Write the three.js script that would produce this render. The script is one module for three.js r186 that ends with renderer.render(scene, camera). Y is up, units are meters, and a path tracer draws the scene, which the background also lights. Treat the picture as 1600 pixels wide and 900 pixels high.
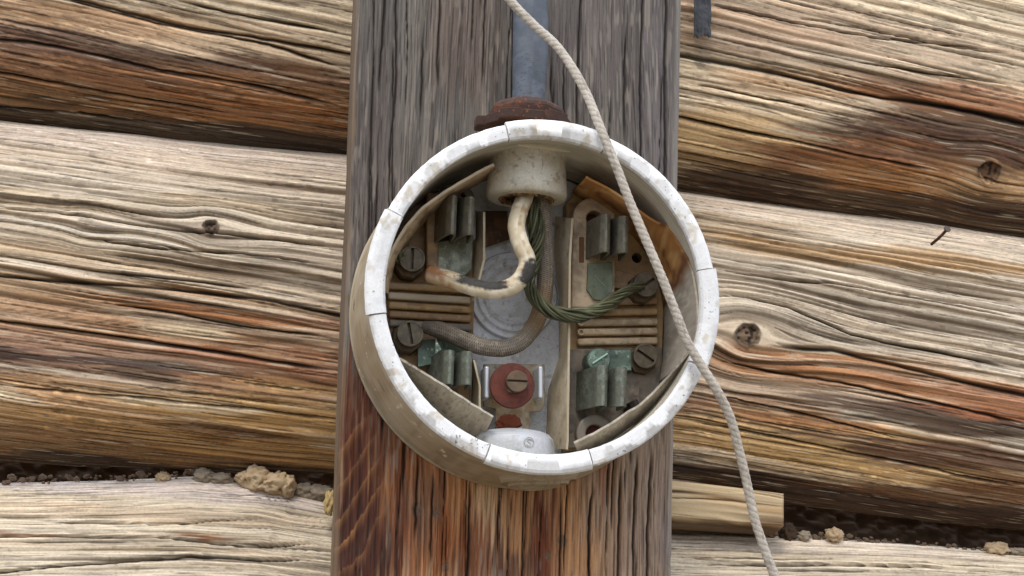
import * as THREE from 'three';
import { mergeGeometries, mergeVertices, toCreasedNormals } from 'three/addons/utils/BufferGeometryUtils.js';
import { RoundedBoxGeometry } from 'three/addons/geometries/RoundedBoxGeometry.js';

// ---------------------------------------------------------------- camera, sky, sun, exposure
const scene = new THREE.Scene();
const FOV = 20, F = 450 / Math.tan(THREE.MathUtils.degToRad(FOV / 2)), RIM = 0.075;
const camera = new THREE.PerspectiveCamera(FOV, 16 / 9, 0.01, 60);
camera.rotation.set(THREE.MathUtils.degToRad(11), THREE.MathUtils.degToRad(-9.5), THREE.MathUtils.degToRad(1.7), 'YXZ');
camera.updateMatrixWorld(true);
const Q = camera.quaternion.clone();
const ray = (px, py) => new THREE.Vector3((px - 800) / F, (450 - py) / F, -1).applyQuaternion(Q);
camera.position.set(0, 0, RIM).addScaledVector(ray(853, 458), -F / 3300);   // the meter box's axis is x = y = 0, its rim 17 cm across
camera.updateMatrixWorld(true);
const C = camera.position.clone();
scene.add(camera);

function skyTexture() {                                             // bright even overcast, whiter and a little bluer overhead, lower half a dim warm colour standing in for ground bounce
  const W = 128, H = 64, d = new Float32Array(W * H * 4);
  for (let j = 0; j < H; j++) for (let i = 0; i < W; i++) {
    const e = ((j + 0.5) / H - 0.5) * Math.PI, s = Math.sin(e);
    const up = Math.max(0, s), k = s > 0 ? 1 : 0, t = THREE.MathUtils.smoothstep(s, -0.08, 0.08);
    const sky = [0.80 + 0.95 * up, 0.85 + 1.03 * up, 0.93 + 1.2 * up], gr = [0.25, 0.21, 0.16];
    for (let c = 0; c < 3; c++) d[(j * W + i) * 4 + c] = gr[c] + (sky[c] - gr[c]) * t;
    d[(j * W + i) * 4 + 3] = 1;
  }
  const tx = new THREE.DataTexture(d, W, H, THREE.RGBAFormat, THREE.FloatType);
  tx.mapping = THREE.EquirectangularReflectionMapping; tx.magFilter = THREE.LinearFilter; tx.needsUpdate = true;
  return tx;
}
scene.background = skyTexture(); scene.environment = scene.background;
const sun = new THREE.DirectionalLight(0xfff4e4, 1.2);
sun.position.set(-0.6, 2.2, 1.5); sun.target.position.set(0, 0, 0);
sun.castShadow = true; sun.shadow.radius = 30; sun.shadow.mapSize.set(2048, 2048);
Object.assign(sun.shadow.camera, { left: -0.5, right: 0.5, top: 0.5, bottom: -0.5, near: 0.1, far: 6 });
scene.add(sun, sun.target);
const renderer = new THREE.WebGLRenderer({ antialias: true });
renderer.toneMapping = THREE.LinearToneMapping; renderer.toneMappingExposure = 1.2;
renderer.shadowMap.enabled = true;

// ---------------------------------------------------------------- helpers
// P: the point of the plane z that stands behind a place of the 1600 x 900 photograph
const P = (px, py, z) => { const d = ray(px, py); return C.clone().addScaledVector(d, (z - C.z) / d.z); };
const lerp = (a, b, t) => a + (b - a) * t, clamp = (x, a = 0, b = 1) => Math.min(b, Math.max(a, x));
const ss = (a, b, x) => { const t = clamp((x - a) / (b - a)); return t * t * (3 - 2 * t); };
const rad = (d) => d * Math.PI / 180;
let seed = 7;
const rnd = () => { seed = (Math.imul(seed, 1664525) + 1013904223) >>> 0; return seed / 4294967296; };
const ih = (x, y, s) => { let h = Math.imul(x, 374761393) ^ Math.imul(y, 668265263) ^ Math.imul(s, 1442695041); h = Math.imul(h ^ (h >>> 13), 1274126177); h = Math.imul(h ^ (h >>> 15), 2246822519); return ((h ^ (h >>> 16)) >>> 0) / 4294967296; };
function vn(x, y, s) {                                              // value noise, 0..1
  const ix = Math.floor(x), iy = Math.floor(y), fx = x - ix, fy = y - iy, ux = fx * fx * (3 - 2 * fx), uy = fy * fy * (3 - 2 * fy);
  const a = ih(ix, iy, s), b = ih(ix + 1, iy, s), c = ih(ix, iy + 1, s), d = ih(ix + 1, iy + 1, s);
  return a + (b - a) * ux + (c - a) * uy + (a - b - c + d) * ux * uy;
}
const fb = (x, y, s) => 0.55 * vn(x, y, s) + 0.29 * vn(x * 2.1, y * 2.1, s + 1) + 0.16 * vn(x * 4.3, y * 4.3, s + 2);
const lin = (h) => { const c = new THREE.Color(h); return [c.r, c.g, c.b]; };
const mix3 = (a, b, t) => { a[0] += (b[0] - a[0]) * t; a[1] += (b[1] - a[1]) * t; a[2] += (b[2] - a[2]) * t; };
const mul3 = (a, k) => { a[0] *= k; a[1] *= k; a[2] *= k; };
const soft = (h, k = 0.24) => { const c = lin(h), l = 0.3 * c[0] + 0.59 * c[1] + 0.11 * c[2]; return c.map((x, i) => (x + (l - x) * k) * [1.01, 0.985, 1.1][i]); };
function splits(s, w, row, len, share, sd) {
  let m = 0; const r0 = Math.floor(w / row);
  for (let r = r0 - 1; r <= r0 + 1; r++) {
    const off = ih(r, 7, sd) * len, k = Math.floor((s + off) / len); if (ih(r, k, sd + 1) > share) continue;
    const f = (s + off) / len - k, a = 0.4 * ih(r, k, sd + 2), b = 1 - 0.4 * ih(r, k, sd + 3); if (f < a || f > b) continue;
    const d = w - (r + ih(r, k, sd + 4)) * row, th = (0.35 + 0.75 * ih(r, k, sd + 5)) * Math.min(1, (f - a) * 6, (b - f) * 6);
    m = Math.max(m, 1 - ss(th * 0.6, th * 1.6 + 0.25, Math.abs(d)));
  }
  return m;
}
const toS = (x) => x <= 0.0031308 ? 12.92 * x : 1.055 * Math.pow(x, 1 / 2.4) - 0.055;

const taken = {};
function numbered(n) { const k = taken[n] = (taken[n] ?? -1) + 1; return k ? `${n}_${String(k).padStart(3, '0')}` : n; }
function mesh(name, geo, mat, parent) {
  const m = new THREE.Mesh(geo, mat); m.name = parent === scene ? numbered(name) : numbered(name);
  m.castShadow = m.receiveShadow = true; parent.add(m); return m;
}
function thing(name, label, category) {
  const g = new THREE.Group(); g.name = numbered(name); g.userData = { label, category }; scene.add(g); return g;
}
function tag(o, label, category, group) { o.userData.label = label; if (category) o.userData.category = category; if (group) o.userData.group = group; return o; }

function texture(W, H, fn, srgb = true) {                           // fn(u, v) -> linear rgb
  const d = new Uint8Array(W * H * 4);
  for (let j = 0; j < H; j++) for (let i = 0; i < W; i++) {
    const c = fn((i + 0.5) / W, (j + 0.5) / H), o = (j * W + i) * 4;
    for (let k = 0; k < 3; k++) d[o + k] = 255 * clamp(srgb ? toS(clamp(c[k])) : c[k]);
    d[o + 3] = 255;
  }
  const t = new THREE.DataTexture(d, W, H, THREE.RGBAFormat);
  t.colorSpace = srgb ? THREE.SRGBColorSpace : THREE.NoColorSpace; t.magFilter = THREE.LinearFilter; t.minFilter = THREE.LinearMipmapLinearFilter; t.generateMipmaps = true;
  t.wrapS = t.wrapT = THREE.RepeatWrapping; t.needsUpdate = true;
  return t;
}
// a sheet over nu x nv cells; pos(u, v) -> Vector3; optional col(u, v) -> linear rgb per vertex
function sheet(nu, nv, pos, col) {
  const p = new Float32Array((nu + 1) * (nv + 1) * 3), uv = new Float32Array((nu + 1) * (nv + 1) * 2), cl = col && new Float32Array(p.length), ix = new Uint32Array(nu * nv * 6);
  let k = 0, q = 0;
  for (let j = 0; j <= nv; j++) for (let i = 0; i <= nu; i++) {
    const u = i / nu, v = j / nv, w = pos(u, v), n = j * (nu + 1) + i;
    p[n * 3] = w.x; p[n * 3 + 1] = w.y; p[n * 3 + 2] = w.z; uv[n * 2] = u; uv[n * 2 + 1] = v;
    if (col) { const c = col(u, v, w); cl.set(c, n * 3); }
    if (i < nu && j < nv) { ix.set([n, n + 1, n + nu + 2, n, n + nu + 2, n + nu + 1], q); q += 6; }
  }
  const g = new THREE.BufferGeometry();
  g.setAttribute('position', new THREE.BufferAttribute(p, 3)); g.setAttribute('uv', new THREE.BufferAttribute(uv, 2));
  if (col) g.setAttribute('color', new THREE.BufferAttribute(cl, 3));
  g.setIndex(new THREE.BufferAttribute(ix, 1)); g.computeVertexNormals();
  return g;
}
const poly = (pts, x) => {                                          // piecewise linear y(x)
  if (x <= pts[0][0]) return pts[0][1] + (x - pts[0][0]) * (pts[1][1] - pts[0][1]) / (pts[1][0] - pts[0][0]);
  for (let i = 1; i < pts.length; i++) if (x <= pts[i][0] || i === pts.length - 1) {
    const [a, b] = [pts[i - 1], pts[i]]; return b[1] + (x - b[0]) * (b[1] - a[1]) / (b[0] - a[0]);
  }
};
const std = (color, roughness = 0.8, more = {}) => new THREE.MeshStandardMaterial({ color, roughness, ...more });

const Qi = Q.clone().invert();
const pix = (p) => { const v = p.clone().sub(C).applyQuaternion(Qi); return [800 - F * v.x / v.z, 450 + F * v.y / v.z]; };   // where a point stands in the photograph: to read off where on a log its stains lie

// ---------------------------------------------------------------- weathered logs
// along a log: s and T count in 1/2690 m; T runs down its face. Every log has its own stains, checks (drying cracks) and knots.
const LOGZ = -0.115, BULGE = 0.058, AMAX = 1.42;
function makeLog(L) {
  const S0 = -420, S1 = 2020;
  const yT = (s) => poly(L.top, s), yB = (s) => poly(L.bottom, s);
  const base = (s, T) => { const A = P(s, yT(s), LOGZ), B = P(s, yB(s), LOGZ), q = clamp(1 - 2 * (T - yT(s)) / (yB(s) - yT(s)), -0.98, 0.98), a = Math.asin(q * Math.sin(AMAX)); return A.add(B).multiplyScalar(0.5).addScaledVector(A.clone().sub(B), 0).add(P(s, yT(s), LOGZ).sub(B).multiplyScalar(q / 2)).add(new THREE.Vector3(0, 0, (L.bulge ?? BULGE) * Math.cos(a) ** 0.8)); };
  const find = (x, y) => { let s = x, T = y; for (let i = 0; i < 8; i++) { const [px, py] = pix(base(s, T)); s += x - px; T = clamp(T + y - py, yT(s) - 5, yB(s) + 5); } return [s, T]; };
  const blobs = L.stainsAndShade.map(([x, y, rx, ry, c, a]) => [...find(x, y), rx * 1.06, ry * 1.1, soft(c, 0.04), Math.min(1, a * 1.06)]);
  const checks = L.checks.map((k) => ({ w: k.w, p: k.p.map(([x, y]) => find(x, y)), e: [k.p[0][0] > -50, k.p[k.p.length - 1][0] < 1640] })), knots = L.knots.map(([x, y, r, e]) => [...find(x, y), r, e]);
  const pale = lin(L.pale), dark = lin('#4a3722'), ochre = lin('#99754a'), silver = lin('#b3a794');
  function wood(s, a, want) {
    const top = yT(s), bot = yB(s), T = lerp(top, bot, 0.5 - 0.5 * Math.sin(a) / Math.sin(AMAX)), Rr = (bot - top) / 2;
    const slope = L.slope, t = -a * Rr;                              // arc length downwards
    let w = t - L.spiral * s + 17 * (vn(s / 520, t / 120, L.id) - 0.5) + 5 * (vn(s / 170, t / 34, L.id + 1) - 0.5) + 1.4 * (vn(s / 50, t / 9, L.id + 2) - 0.5);
    let knot = 0, kr = 0;
    for (const [ks, kt, r, str] of knots) {
      const dx = s - ks, dy = T - kt - slope * dx * 0.9, e = Math.exp(-((dx / (r * (dx > 0 ? 6.5 : 3.4))) ** 2) - (dy / (r * 2.9)) ** 2) * str;
      w -= dy * 0.86 * e;
      const d = Math.hypot(dx * 0.9, dy * 1.05) / r * (0.85 + 0.3 * vn(dx / r * 1.7 + 5, dy / r * 1.7, L.id + 9));
      if (d < 1.35) { const q = str > 0.85 ? 1 : 0.22; knot = Math.max(knot, q * (1 - ss(0.72, 1.08, d))); kr = Math.max(kr, q * (1 - Math.abs(d - 1) / 0.25)); }
    }
    const tn = poly(L.rough, (T - top) / (bot - top)) * (0.65 + 0.7 * vn(s / 260, T / 90, L.id + 21));
    const g1 = vn(s / 800, w / 13, L.id + 3), g2 = vn(s / 420, w / 5.2, L.id + 4), g3 = vn(s / 150, w / 2.3, L.id + 5), g4 = vn(s / 36, w / 1.5, L.id + 6);
    const gm = 0.45 + 0.9 * vn(s / 180, w / 30, L.id + 7);
    const groove = (1 - ss(0.0, 0.13, Math.abs(g1 - 0.5))) * gm * tn, fine = (1 - ss(0, 0.11, Math.abs(g2 - 0.5))) * (1.3 - gm) * 0.8 * tn;
    const ph = w / 18 + 1.8 * vn(w / 46, s / 900, L.id + 40), pf = ph - Math.floor(ph), pa = ih(Math.floor(ph), 3, L.id + 41), pm = tn * Math.min(1, tn) * (0.35 + 0.9 * pa) * (0.35 + 0.95 * vn(s / 240, w / 26, L.id + 42));
    const saw = (ss(0, 0.72, pf) - ss(0.78, 0.97, pf)) * pm, under = ss(0.76, 0.9, pf) * (1 - ss(0.97, 1, pf)) * pm;
    let crack = 0, lip = 0;
    for (const k of checks) {
      const a0 = k.p[0][0], a1 = k.p[k.p.length - 1][0];
      if (s < a0 - 5 || s > a1 + 5) continue;
      const d = T - poly(k.p, s) - 8 * (vn(s / 130, k.p[0][1], L.id + 11) - 0.5) - 1.3 * (vn(s / 17, k.p[0][1], L.id + 12) - 0.5);
      if (Math.abs(d) > 14) continue;
      const e = Math.min(!k.e[0] ? 1 : ss(a0, a0 + 70, s), !k.e[1] ? 1 : 1 - ss(a1 - 70, a1, s)), ww = 0.8 * k.w * (0.35 + 0.65 * e) * (0.6 + 0.8 * vn(s / 60, 3, L.id + 13));
      const c = Math.exp(-((d / ww) ** 2)) * e; crack = Math.max(crack, c);
      lip = Math.max(lip, Math.exp(-(((d + ww * 1.8) / (ww * 1.6)) ** 2)) * e);
    }
    const sp = splits(s, w, 4.2, 120, 0.42, L.id + 60), sq = splits(s, w, 7, 260, 0.4, L.id + 70);
    const h = 3.6 * saw - 1.3 * sp - 2.2 * sq + tn * (2.0 * (g1 - 0.5) + 1.6 * (g2 - 0.5)) + 0.9 * (g3 - 0.5) + 0.4 * (g4 - 0.5) - 3.2 * groove - 1.5 * fine - 9 * crack + 0.7 * lip - (3 + 5 * vn(s / 4, T / 4, L.id + 33)) * knot + 2.2 * clamp(kr)
      + 9 * (fb(s / 300, T / 110, L.id + 14) - 0.5);
    if (!want) return h;
    const c = pale.slice();
    const xs = s + 110 * (fb(s / 120, T / 16, L.id + 15) - 0.5), ys = T + 26 * (fb(s / 150, T / 20, L.id + 16) - 0.5);
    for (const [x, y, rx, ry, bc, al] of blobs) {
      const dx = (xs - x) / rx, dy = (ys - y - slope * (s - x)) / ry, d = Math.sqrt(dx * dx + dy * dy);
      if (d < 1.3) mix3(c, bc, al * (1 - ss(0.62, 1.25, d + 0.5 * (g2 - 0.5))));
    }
    const wear = ss(0.35, 0.75, vn(s / 300, w / 10, L.id + 17)) * 0.3 * tn * tn; mix3(c, silver, wear);
    mix3(c, ochre, 0.3 * ss(0.45, 0.9, vn(s / 350, w / 7, L.id + 18)) * Math.min(1, tn));
    const fib = vn(s / 70, w / 1.25, L.id + 50), fl = vn(s / 17, w / 3.4, L.id + 51), fz = ss(0.35, 0.7, vn(s / 120, T / 45, L.id + 52));
    mul3(c, 0.64 + 0.36 * g2 + 0.30 * g3 + 0.46 * (fib - 0.5) + 0.34 * (g4 - 0.5) + 0.26 * (vn(s / 3, T / 1.6, L.id + 19) - 0.5));
    mul3(c, 1 + 0.7 * ss(0.74, 0.86, fl) * fz * (1.25 - Math.min(1, tn))); mul3(c, 1 - 0.38 * (1 - ss(0.14, 0.27, fl)) * fz);
    mix3(c, lin('#785f3e'), 0.42 * under);
    mix3(c, dark, clamp(0.5 * groove + 0.34 * fine)); 
    const speck = vn(s / 5, T / 3, L.id + 30); if (speck > 0.93) mul3(c, 0.75); 
    mul3(c, 1.06 - 0.5 * sp); mul3(c, 1 - 0.62 * sq); mix3(c, lin('#e2d4b8'), 0.35 * splits(s, w, 5, 70, 0.3, L.id + 80));
    const hair = 1 - ss(0, 0.035, Math.abs(vn(s / 260, w / 11 + 40, L.id + 31) - 0.5)); mix3(c, dark, 0.35 * hair * ss(0.4, 0.7, vn(s / 130, T / 40, L.id + 32)));
    if (knot > 0) { mix3(c, lin('#5a3d26'), 0.85 * knot); mul3(c, 1 - 0.8 * knot * ss(0.35, 0.7, vn(s / 4, T / 4, L.id + 33))); }
    mix3(c, lin('#2a1c10'), 0.8 * clamp(kr) * ss(0.2, 0.5, vn(s / 9, T / 9, L.id + 34)));
    mix3(c, lin('#1d130b'), clamp(1.1 * crack) * 0.9);
    return c;
  }
  const map = texture(2048, L.texH, (u, v) => wood(lerp(S0, S1, u), lerp(AMAX, -AMAX, v), true));
  const ax = new THREE.Vector3(), up = new THREE.Vector3();
  const geo = sheet(L.nu, L.nv, (u, v) => {
    const s = lerp(S0, S1, u), a = lerp(AMAX, -AMAX, v), A = P(s, yT(s), LOGZ), B = P(s, yB(s), LOGZ), R = A.distanceTo(B) / 2 / Math.sin(AMAX);
    up.copy(A).sub(B).normalize();
    const m = A.add(B).multiplyScalar(0.5), h = wood(s, a, false) / 2690, b = (L.bulge ?? BULGE) + h;
    return m.addScaledVector(up, (R + h) * Math.sin(a)).add(ax.set(0, 0, b * Math.cos(a) ** 0.8));
  });
  return [geo, new THREE.MeshStandardMaterial({ map, roughness: 0.88, side: THREE.DoubleSide })];
}

const wall = thing('log_wall', 'wall of weathered stacked logs with pale ridged grain behind the post', 'wall');
const LOGS = [
  { id: 100, spiral: 0.09, slope: 0.11, pale: '#cdb99b', texH: 768, nu: 820, nv: 330, name: 'topmost log, brown stained and with shade painted along its underside',
    top: [[0, -250], [1600, -75]], bottom: [[-130, 192], [0, 206], [540, 262], [1065, 318], [1600, 390], [1730, 406]],
    rough: [[0, 0.9], [0.6, 0.9], [0.72, 0.55], [1, 0.4]],
    knots: [[1545, 268, 14, 0.9]],
    checks: [
      { p: [[-130, -60], [150, 5], [300, 42], [545, 85], [700, 100]], w: 2.6 }, { p: [[60, -20], [240, 38], [420, 72], [548, 112]], w: 2 },
      { p: [[250, -4], [420, 30], [548, 55]], w: 2.2 }, { p: [[-130, 45], [50, 66], [250, 108], [420, 142], [548, 166]], w: 2.2 }, { p: [[-60, 105], [100, 134], [280, 165], [380, 178]], w: 1.5 },
      { p: [[-130, 150], [60, 172], [240, 190]], w: 1.3 },
      { p: [[900, 62], [1065, 88], [1200, 112], [1330, 142], [1480, 172], [1740, 215]], w: 3.6 }, { p: [[1000, 172], [1066, 186], [1170, 210], [1290, 232], [1480, 268]], w: 2 },
      { p: [[1060, 130], [1160, 146], [1300, 172]], w: 1 }, { p: [[1080, -2], [1250, 36], [1400, 60], [1560, 80]], w: 1.6 }, { p: [[1300, 92], [1420, 110], [1600, 135]], w: 1.7 }, { p: [[1220, 20], [1380, 52], [1600, 84]], w: 1.2 },
    ],
    stainsAndShade: [
      [120, 40, 330, 34, '#c7a77b', 0.8], [330, 66, 260, 22, '#d8bd92', 0.8], [60, 18, 200, 20, '#b58a5c', 0.6],
      [90, 90, 250, 36, '#6b4d38', 0.9], [330, 118, 240, 28, '#5d412d', 0.95], [500, 140, 110, 30, '#7a5330', 0.8],
      [120, 135, 320, 36, '#a87440', 0.9], [420, 185, 230, 36, '#a06a34', 0.9], [100, 170, 280, 26, '#8a6234', 0.8], [60, 112, 260, 12, '#5c3c26', 0.6], [330, 160, 160, 10, '#7d4f28', 0.6],
      [250, 205, 460, 20, '#45341f', 0.92], [470, 222, 220, 20, '#35271a', 0.92], [60, 184, 200, 10, '#3a2a1a', 0.8],  // dark entries along the underside: stain deepened with painted shade
      [1150, 40, 170, 34, '#ab845e', 0.7], [1320, 60, 300, 45, '#bfa684', 0.6],
      [1180, 150, 210, 36, '#e0ca9f', 1], [1130, 215, 150, 42, '#d0ae74', 0.95], [1260, 128, 140, 22, '#b98d5a', 0.6], [1500, 160, 200, 30, '#a86b3a', 0.9], [1330, 168, 90, 18, '#dcc59c', 0.8],
      [1440, 215, 170, 48, '#543a27', 0.96], [1600, 235, 200, 40, '#5b3f2b', 0.95], [1340, 255, 170, 34, '#7b4c24', 0.9], [1440, 285, 160, 28, '#9a6a35', 0.85], [1570, 295, 100, 26, '#b08a58', 0.85],
      [1150, 268, 140, 22, '#7a5a30', 0.75], [1120, 284, 140, 16, '#43301c', 0.85], [1330, 315, 260, 20, '#3d2714', 0.9], [1600, 345, 200, 24, '#3a2413', 0.9],  // right-hand underside: brown stain plus shade painted near the contact
    ] },
  { id: 200, spiral: 0.075, slope: 0.10, pale: '#d0c0aa', texH: 1024, nu: 880, nv: 430, name: 'broad middle log with knots and a brown lower half',
    top: [[-130, 180], [0, 195], [540, 252], [1065, 308], [1600, 381], [1730, 397]], bottom: [[0, 726], [510, 746], [1050, 772], [1600, 834]],
    rough: [[0, 0.45], [0.12, 0.7], [0.2, 1.15], [0.5, 1.25], [0.62, 0.9], [0.8, 0.6], [1, 0.35]],
    knots: [[330, 355, 11, 1], [1168, 524, 17, 1.1], [135, 348, 9, 0.8]],
    checks: [
      { p: [[-130, 425], [60, 440], [280, 455], [430, 472], [535, 492], [640, 500]], w: 3.2 }, { p: [[130, 425], [300, 440], [420, 455]], w: 2.2 },
      { p: [[-130, 490], [0, 500], [230, 532], [400, 560], [535, 585]], w: 2.6 }, { p: [[150, 470], [330, 500], [530, 530]], w: 1.6 }, { p: [[-20, 600], [200, 618], [400, 640], [530, 660]], w: 1.3 }, { p: [[100, 372], [250, 388], [520, 412]], w: 1.5 },
      { p: [[-130, 318], [60, 330], [200, 350], [400, 372], [540, 392]], w: 1.8 },
      { p: [[1085, 520], [1140, 524]], w: 3 }, { p: [[1190, 538], [1300, 545], [1480, 590], [1740, 652]], w: 3.2 }, { p: [[1120, 455], [1230, 478], [1330, 520], [1600, 580]], w: 1.9 }, { p: [[1100, 418], [1300, 446], [1600, 500]], w: 1.5 },
      { p: [[1110, 560], [1200, 580], [1330, 600], [1500, 640], [1620, 668]], w: 2 }, { p: [[1060, 655], [1200, 680], [1400, 720], [1600, 765]], w: 1.5 }, { p: [[1090, 610], [1200, 632], [1420, 690]], w: 1.3 },
    ],
    stainsAndShade: [
      [200, 225, 620, 24, '#cbbba2', 0.8], [300, 270, 500, 36, '#c3b090', 0.6], [1350, 345, 400, 22, '#d3c2a3', 0.85], [1350, 400, 330, 17, '#ae8a54', 0.8], [1130, 350, 150, 16, '#a98a58', 0.55],
      [80, 310, 220, 12, '#a88f60', 0.5], [420, 330, 200, 14, '#b39c72', 0.5],
      [110, 395, 270, 26, '#bda67e', 0.7], [250, 470, 400, 24, '#b29268', 0.8], [420, 500, 240, 12, '#a8683a', 0.85], [120, 505, 330, 30, '#b59066', 0.9], [380, 535, 260, 26, '#b28a60', 0.85],
      [290, 515, 60, 14, '#dcc79a', 0.8], [380, 560, 120, 9, '#8e522a', 0.8], [130, 560, 300, 26, '#a1785a', 0.85], [420, 598, 200, 28, '#a3744c', 0.85], [500, 580, 90, 26, '#9b6640', 0.7],
      [120, 562, 170, 9, '#54423a', 0.9], [240, 588, 60, 7, '#4b3a30', 0.9], [200, 625, 330, 24, '#b58d5c', 0.9], [440, 650, 240, 36, '#bb9455', 0.9], [20, 620, 60, 10, '#dcc79d', 0.8], [290, 628, 120, 7, '#d9c497', 0.8],
      [170, 665, 330, 24, '#a67d42', 0.9], [330, 700, 330, 20, '#ab8244', 0.85], [110, 700, 260, 22, '#7f5b31', 0.85], [330, 722, 340, 14, '#7a5a30', 0.85], [250, 730, 460, 13, '#33220f', 0.95], [480, 742, 90, 12, '#2c1c0e', 0.9], [360, 676, 100, 9, '#7c5122', 0.7],  // near-black bottom entries paint shade over the stained lower edge
      [1200, 560, 180, 26, '#ab8458', 0.7], [1350, 590, 300, 30, '#b07a48', 0.85], [1560, 640, 190, 34, '#a8663a', 0.9], [1480, 612, 120, 12, '#ba8050', 0.7], [1200, 612, 170, 16, '#cdb08a', 0.8], [1150, 640, 130, 22, '#a06c3c', 0.75],
      [1180, 680, 190, 30, '#cba76c', 0.95], [1340, 708, 220, 36, '#caa566', 0.95], [1520, 748, 160, 18, '#c9a468', 0.9], [1400, 622, 130, 9, '#d0b48c', 0.75],
      [1390, 640, 130, 10, '#5b3d2a', 0.9], [1530, 668, 170, 15, '#4d3827', 0.95], [1330, 690, 110, 8, '#6b4a2c', 0.8], [1540, 720, 190, 22, '#63422a', 0.9], [1260, 660, 100, 9, '#b97c46', 0.7],
      [1110, 742, 150, 17, '#2e1c10', 1], [1290, 772, 200, 24, '#2e1c10', 1], [1520, 808, 300, 30, '#38230f', 0.97], [1450, 770, 150, 10, '#6e4a26', 0.8], [1620, 770, 150, 16, '#77502a', 0.9], [1360, 800, 300, 22, '#3b2513', 0.9],  // near-black underside entries: dark stain and painted shade together
    ] },
  { id: 300, spiral: -0.04, slope: 0.06, pale: '#d3c4ac', texH: 768, nu: 820, nv: 250, bulge: 0.05, name: 'lowest log, pale with fine parallel grooves',
    top: [[-130, 764], [0, 758], [200, 753], [300, 748], [400, 756], [515, 784], [780, 808], [1050, 833], [1300, 843], [1600, 868], [1740, 880]], bottom: [[0, 1150], [1600, 1260]],
    rough: [[0, 0.5], [0.12, 0.9], [1, 1.2]],
    knots: [[455, 797, 7, 0.7], [428, 842, 6, 0.6]],
    checks: [{ p: [[-130, 838], [60, 836], [300, 846], [520, 852]], w: 1.5 }, { p: [[-130, 905], [100, 884], [300, 868], [520, 878]], w: 1.6 }, { p: [[40, 815], [260, 818], [430, 808]], w: 1 }, { p: [[1040, 872], [1250, 880], [1500, 890]], w: 1.2 }],
    stainsAndShade: [[250, 765, 420, 16, '#d2c6b4', 0.8], [20, 832, 60, 4, '#8c4f28', 0.8], [330, 842, 40, 4, '#a0622f', 0.85], [180, 800, 300, 14, '#cdb58d', 0.5], [1300, 855, 330, 12, '#d3c4a8', 0.6]] },
];
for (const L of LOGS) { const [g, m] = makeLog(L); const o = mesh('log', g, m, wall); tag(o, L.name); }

// ---------------------------------------------------------------- mud and rubble in the gap, wooden filler block, lumps
function lump(r, sx, sy, sz, sd, det = 5) {                         // a crumbly uneven lump
  const g = mergeVertices(new THREE.IcosahedronGeometry(1, det).deleteAttribute('normal').deleteAttribute('uv')), p = g.attributes.position, v = new THREE.Vector3();
  for (let i = 0; i < p.count; i++) {
    v.fromBufferAttribute(p, i);
    const n = 0.5 * (vn(v.x * 1.7 + 9, v.y * 1.7 + v.z * 2.3, sd) - 0.5) + 0.42 * (vn(v.x * 4 + v.z * 3, v.y * 4 - v.z * 2 + 7, sd + 1) - 0.5) + 0.3 * (vn(v.x * 9 - v.z * 5, v.y * 9 + v.z * 6, sd + 2) - 0.5);
    v.multiplyScalar(r * (1 + n)); p.setXYZ(i, v.x * sx, v.y * sy, v.z * sz);
  }
  g.computeVertexNormals(); return g;
}
const spot = (g, px, py, z) => { const p = P(px, py, z); return g.translate(p.x, p.y, p.z); };
const mudM = std('#b7a080', 0.95), greyMudM = std('#948775', 0.95), darkMudM = std('#3f2e20', 0.97), yellowM = std('#b39a68', 0.95);
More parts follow.
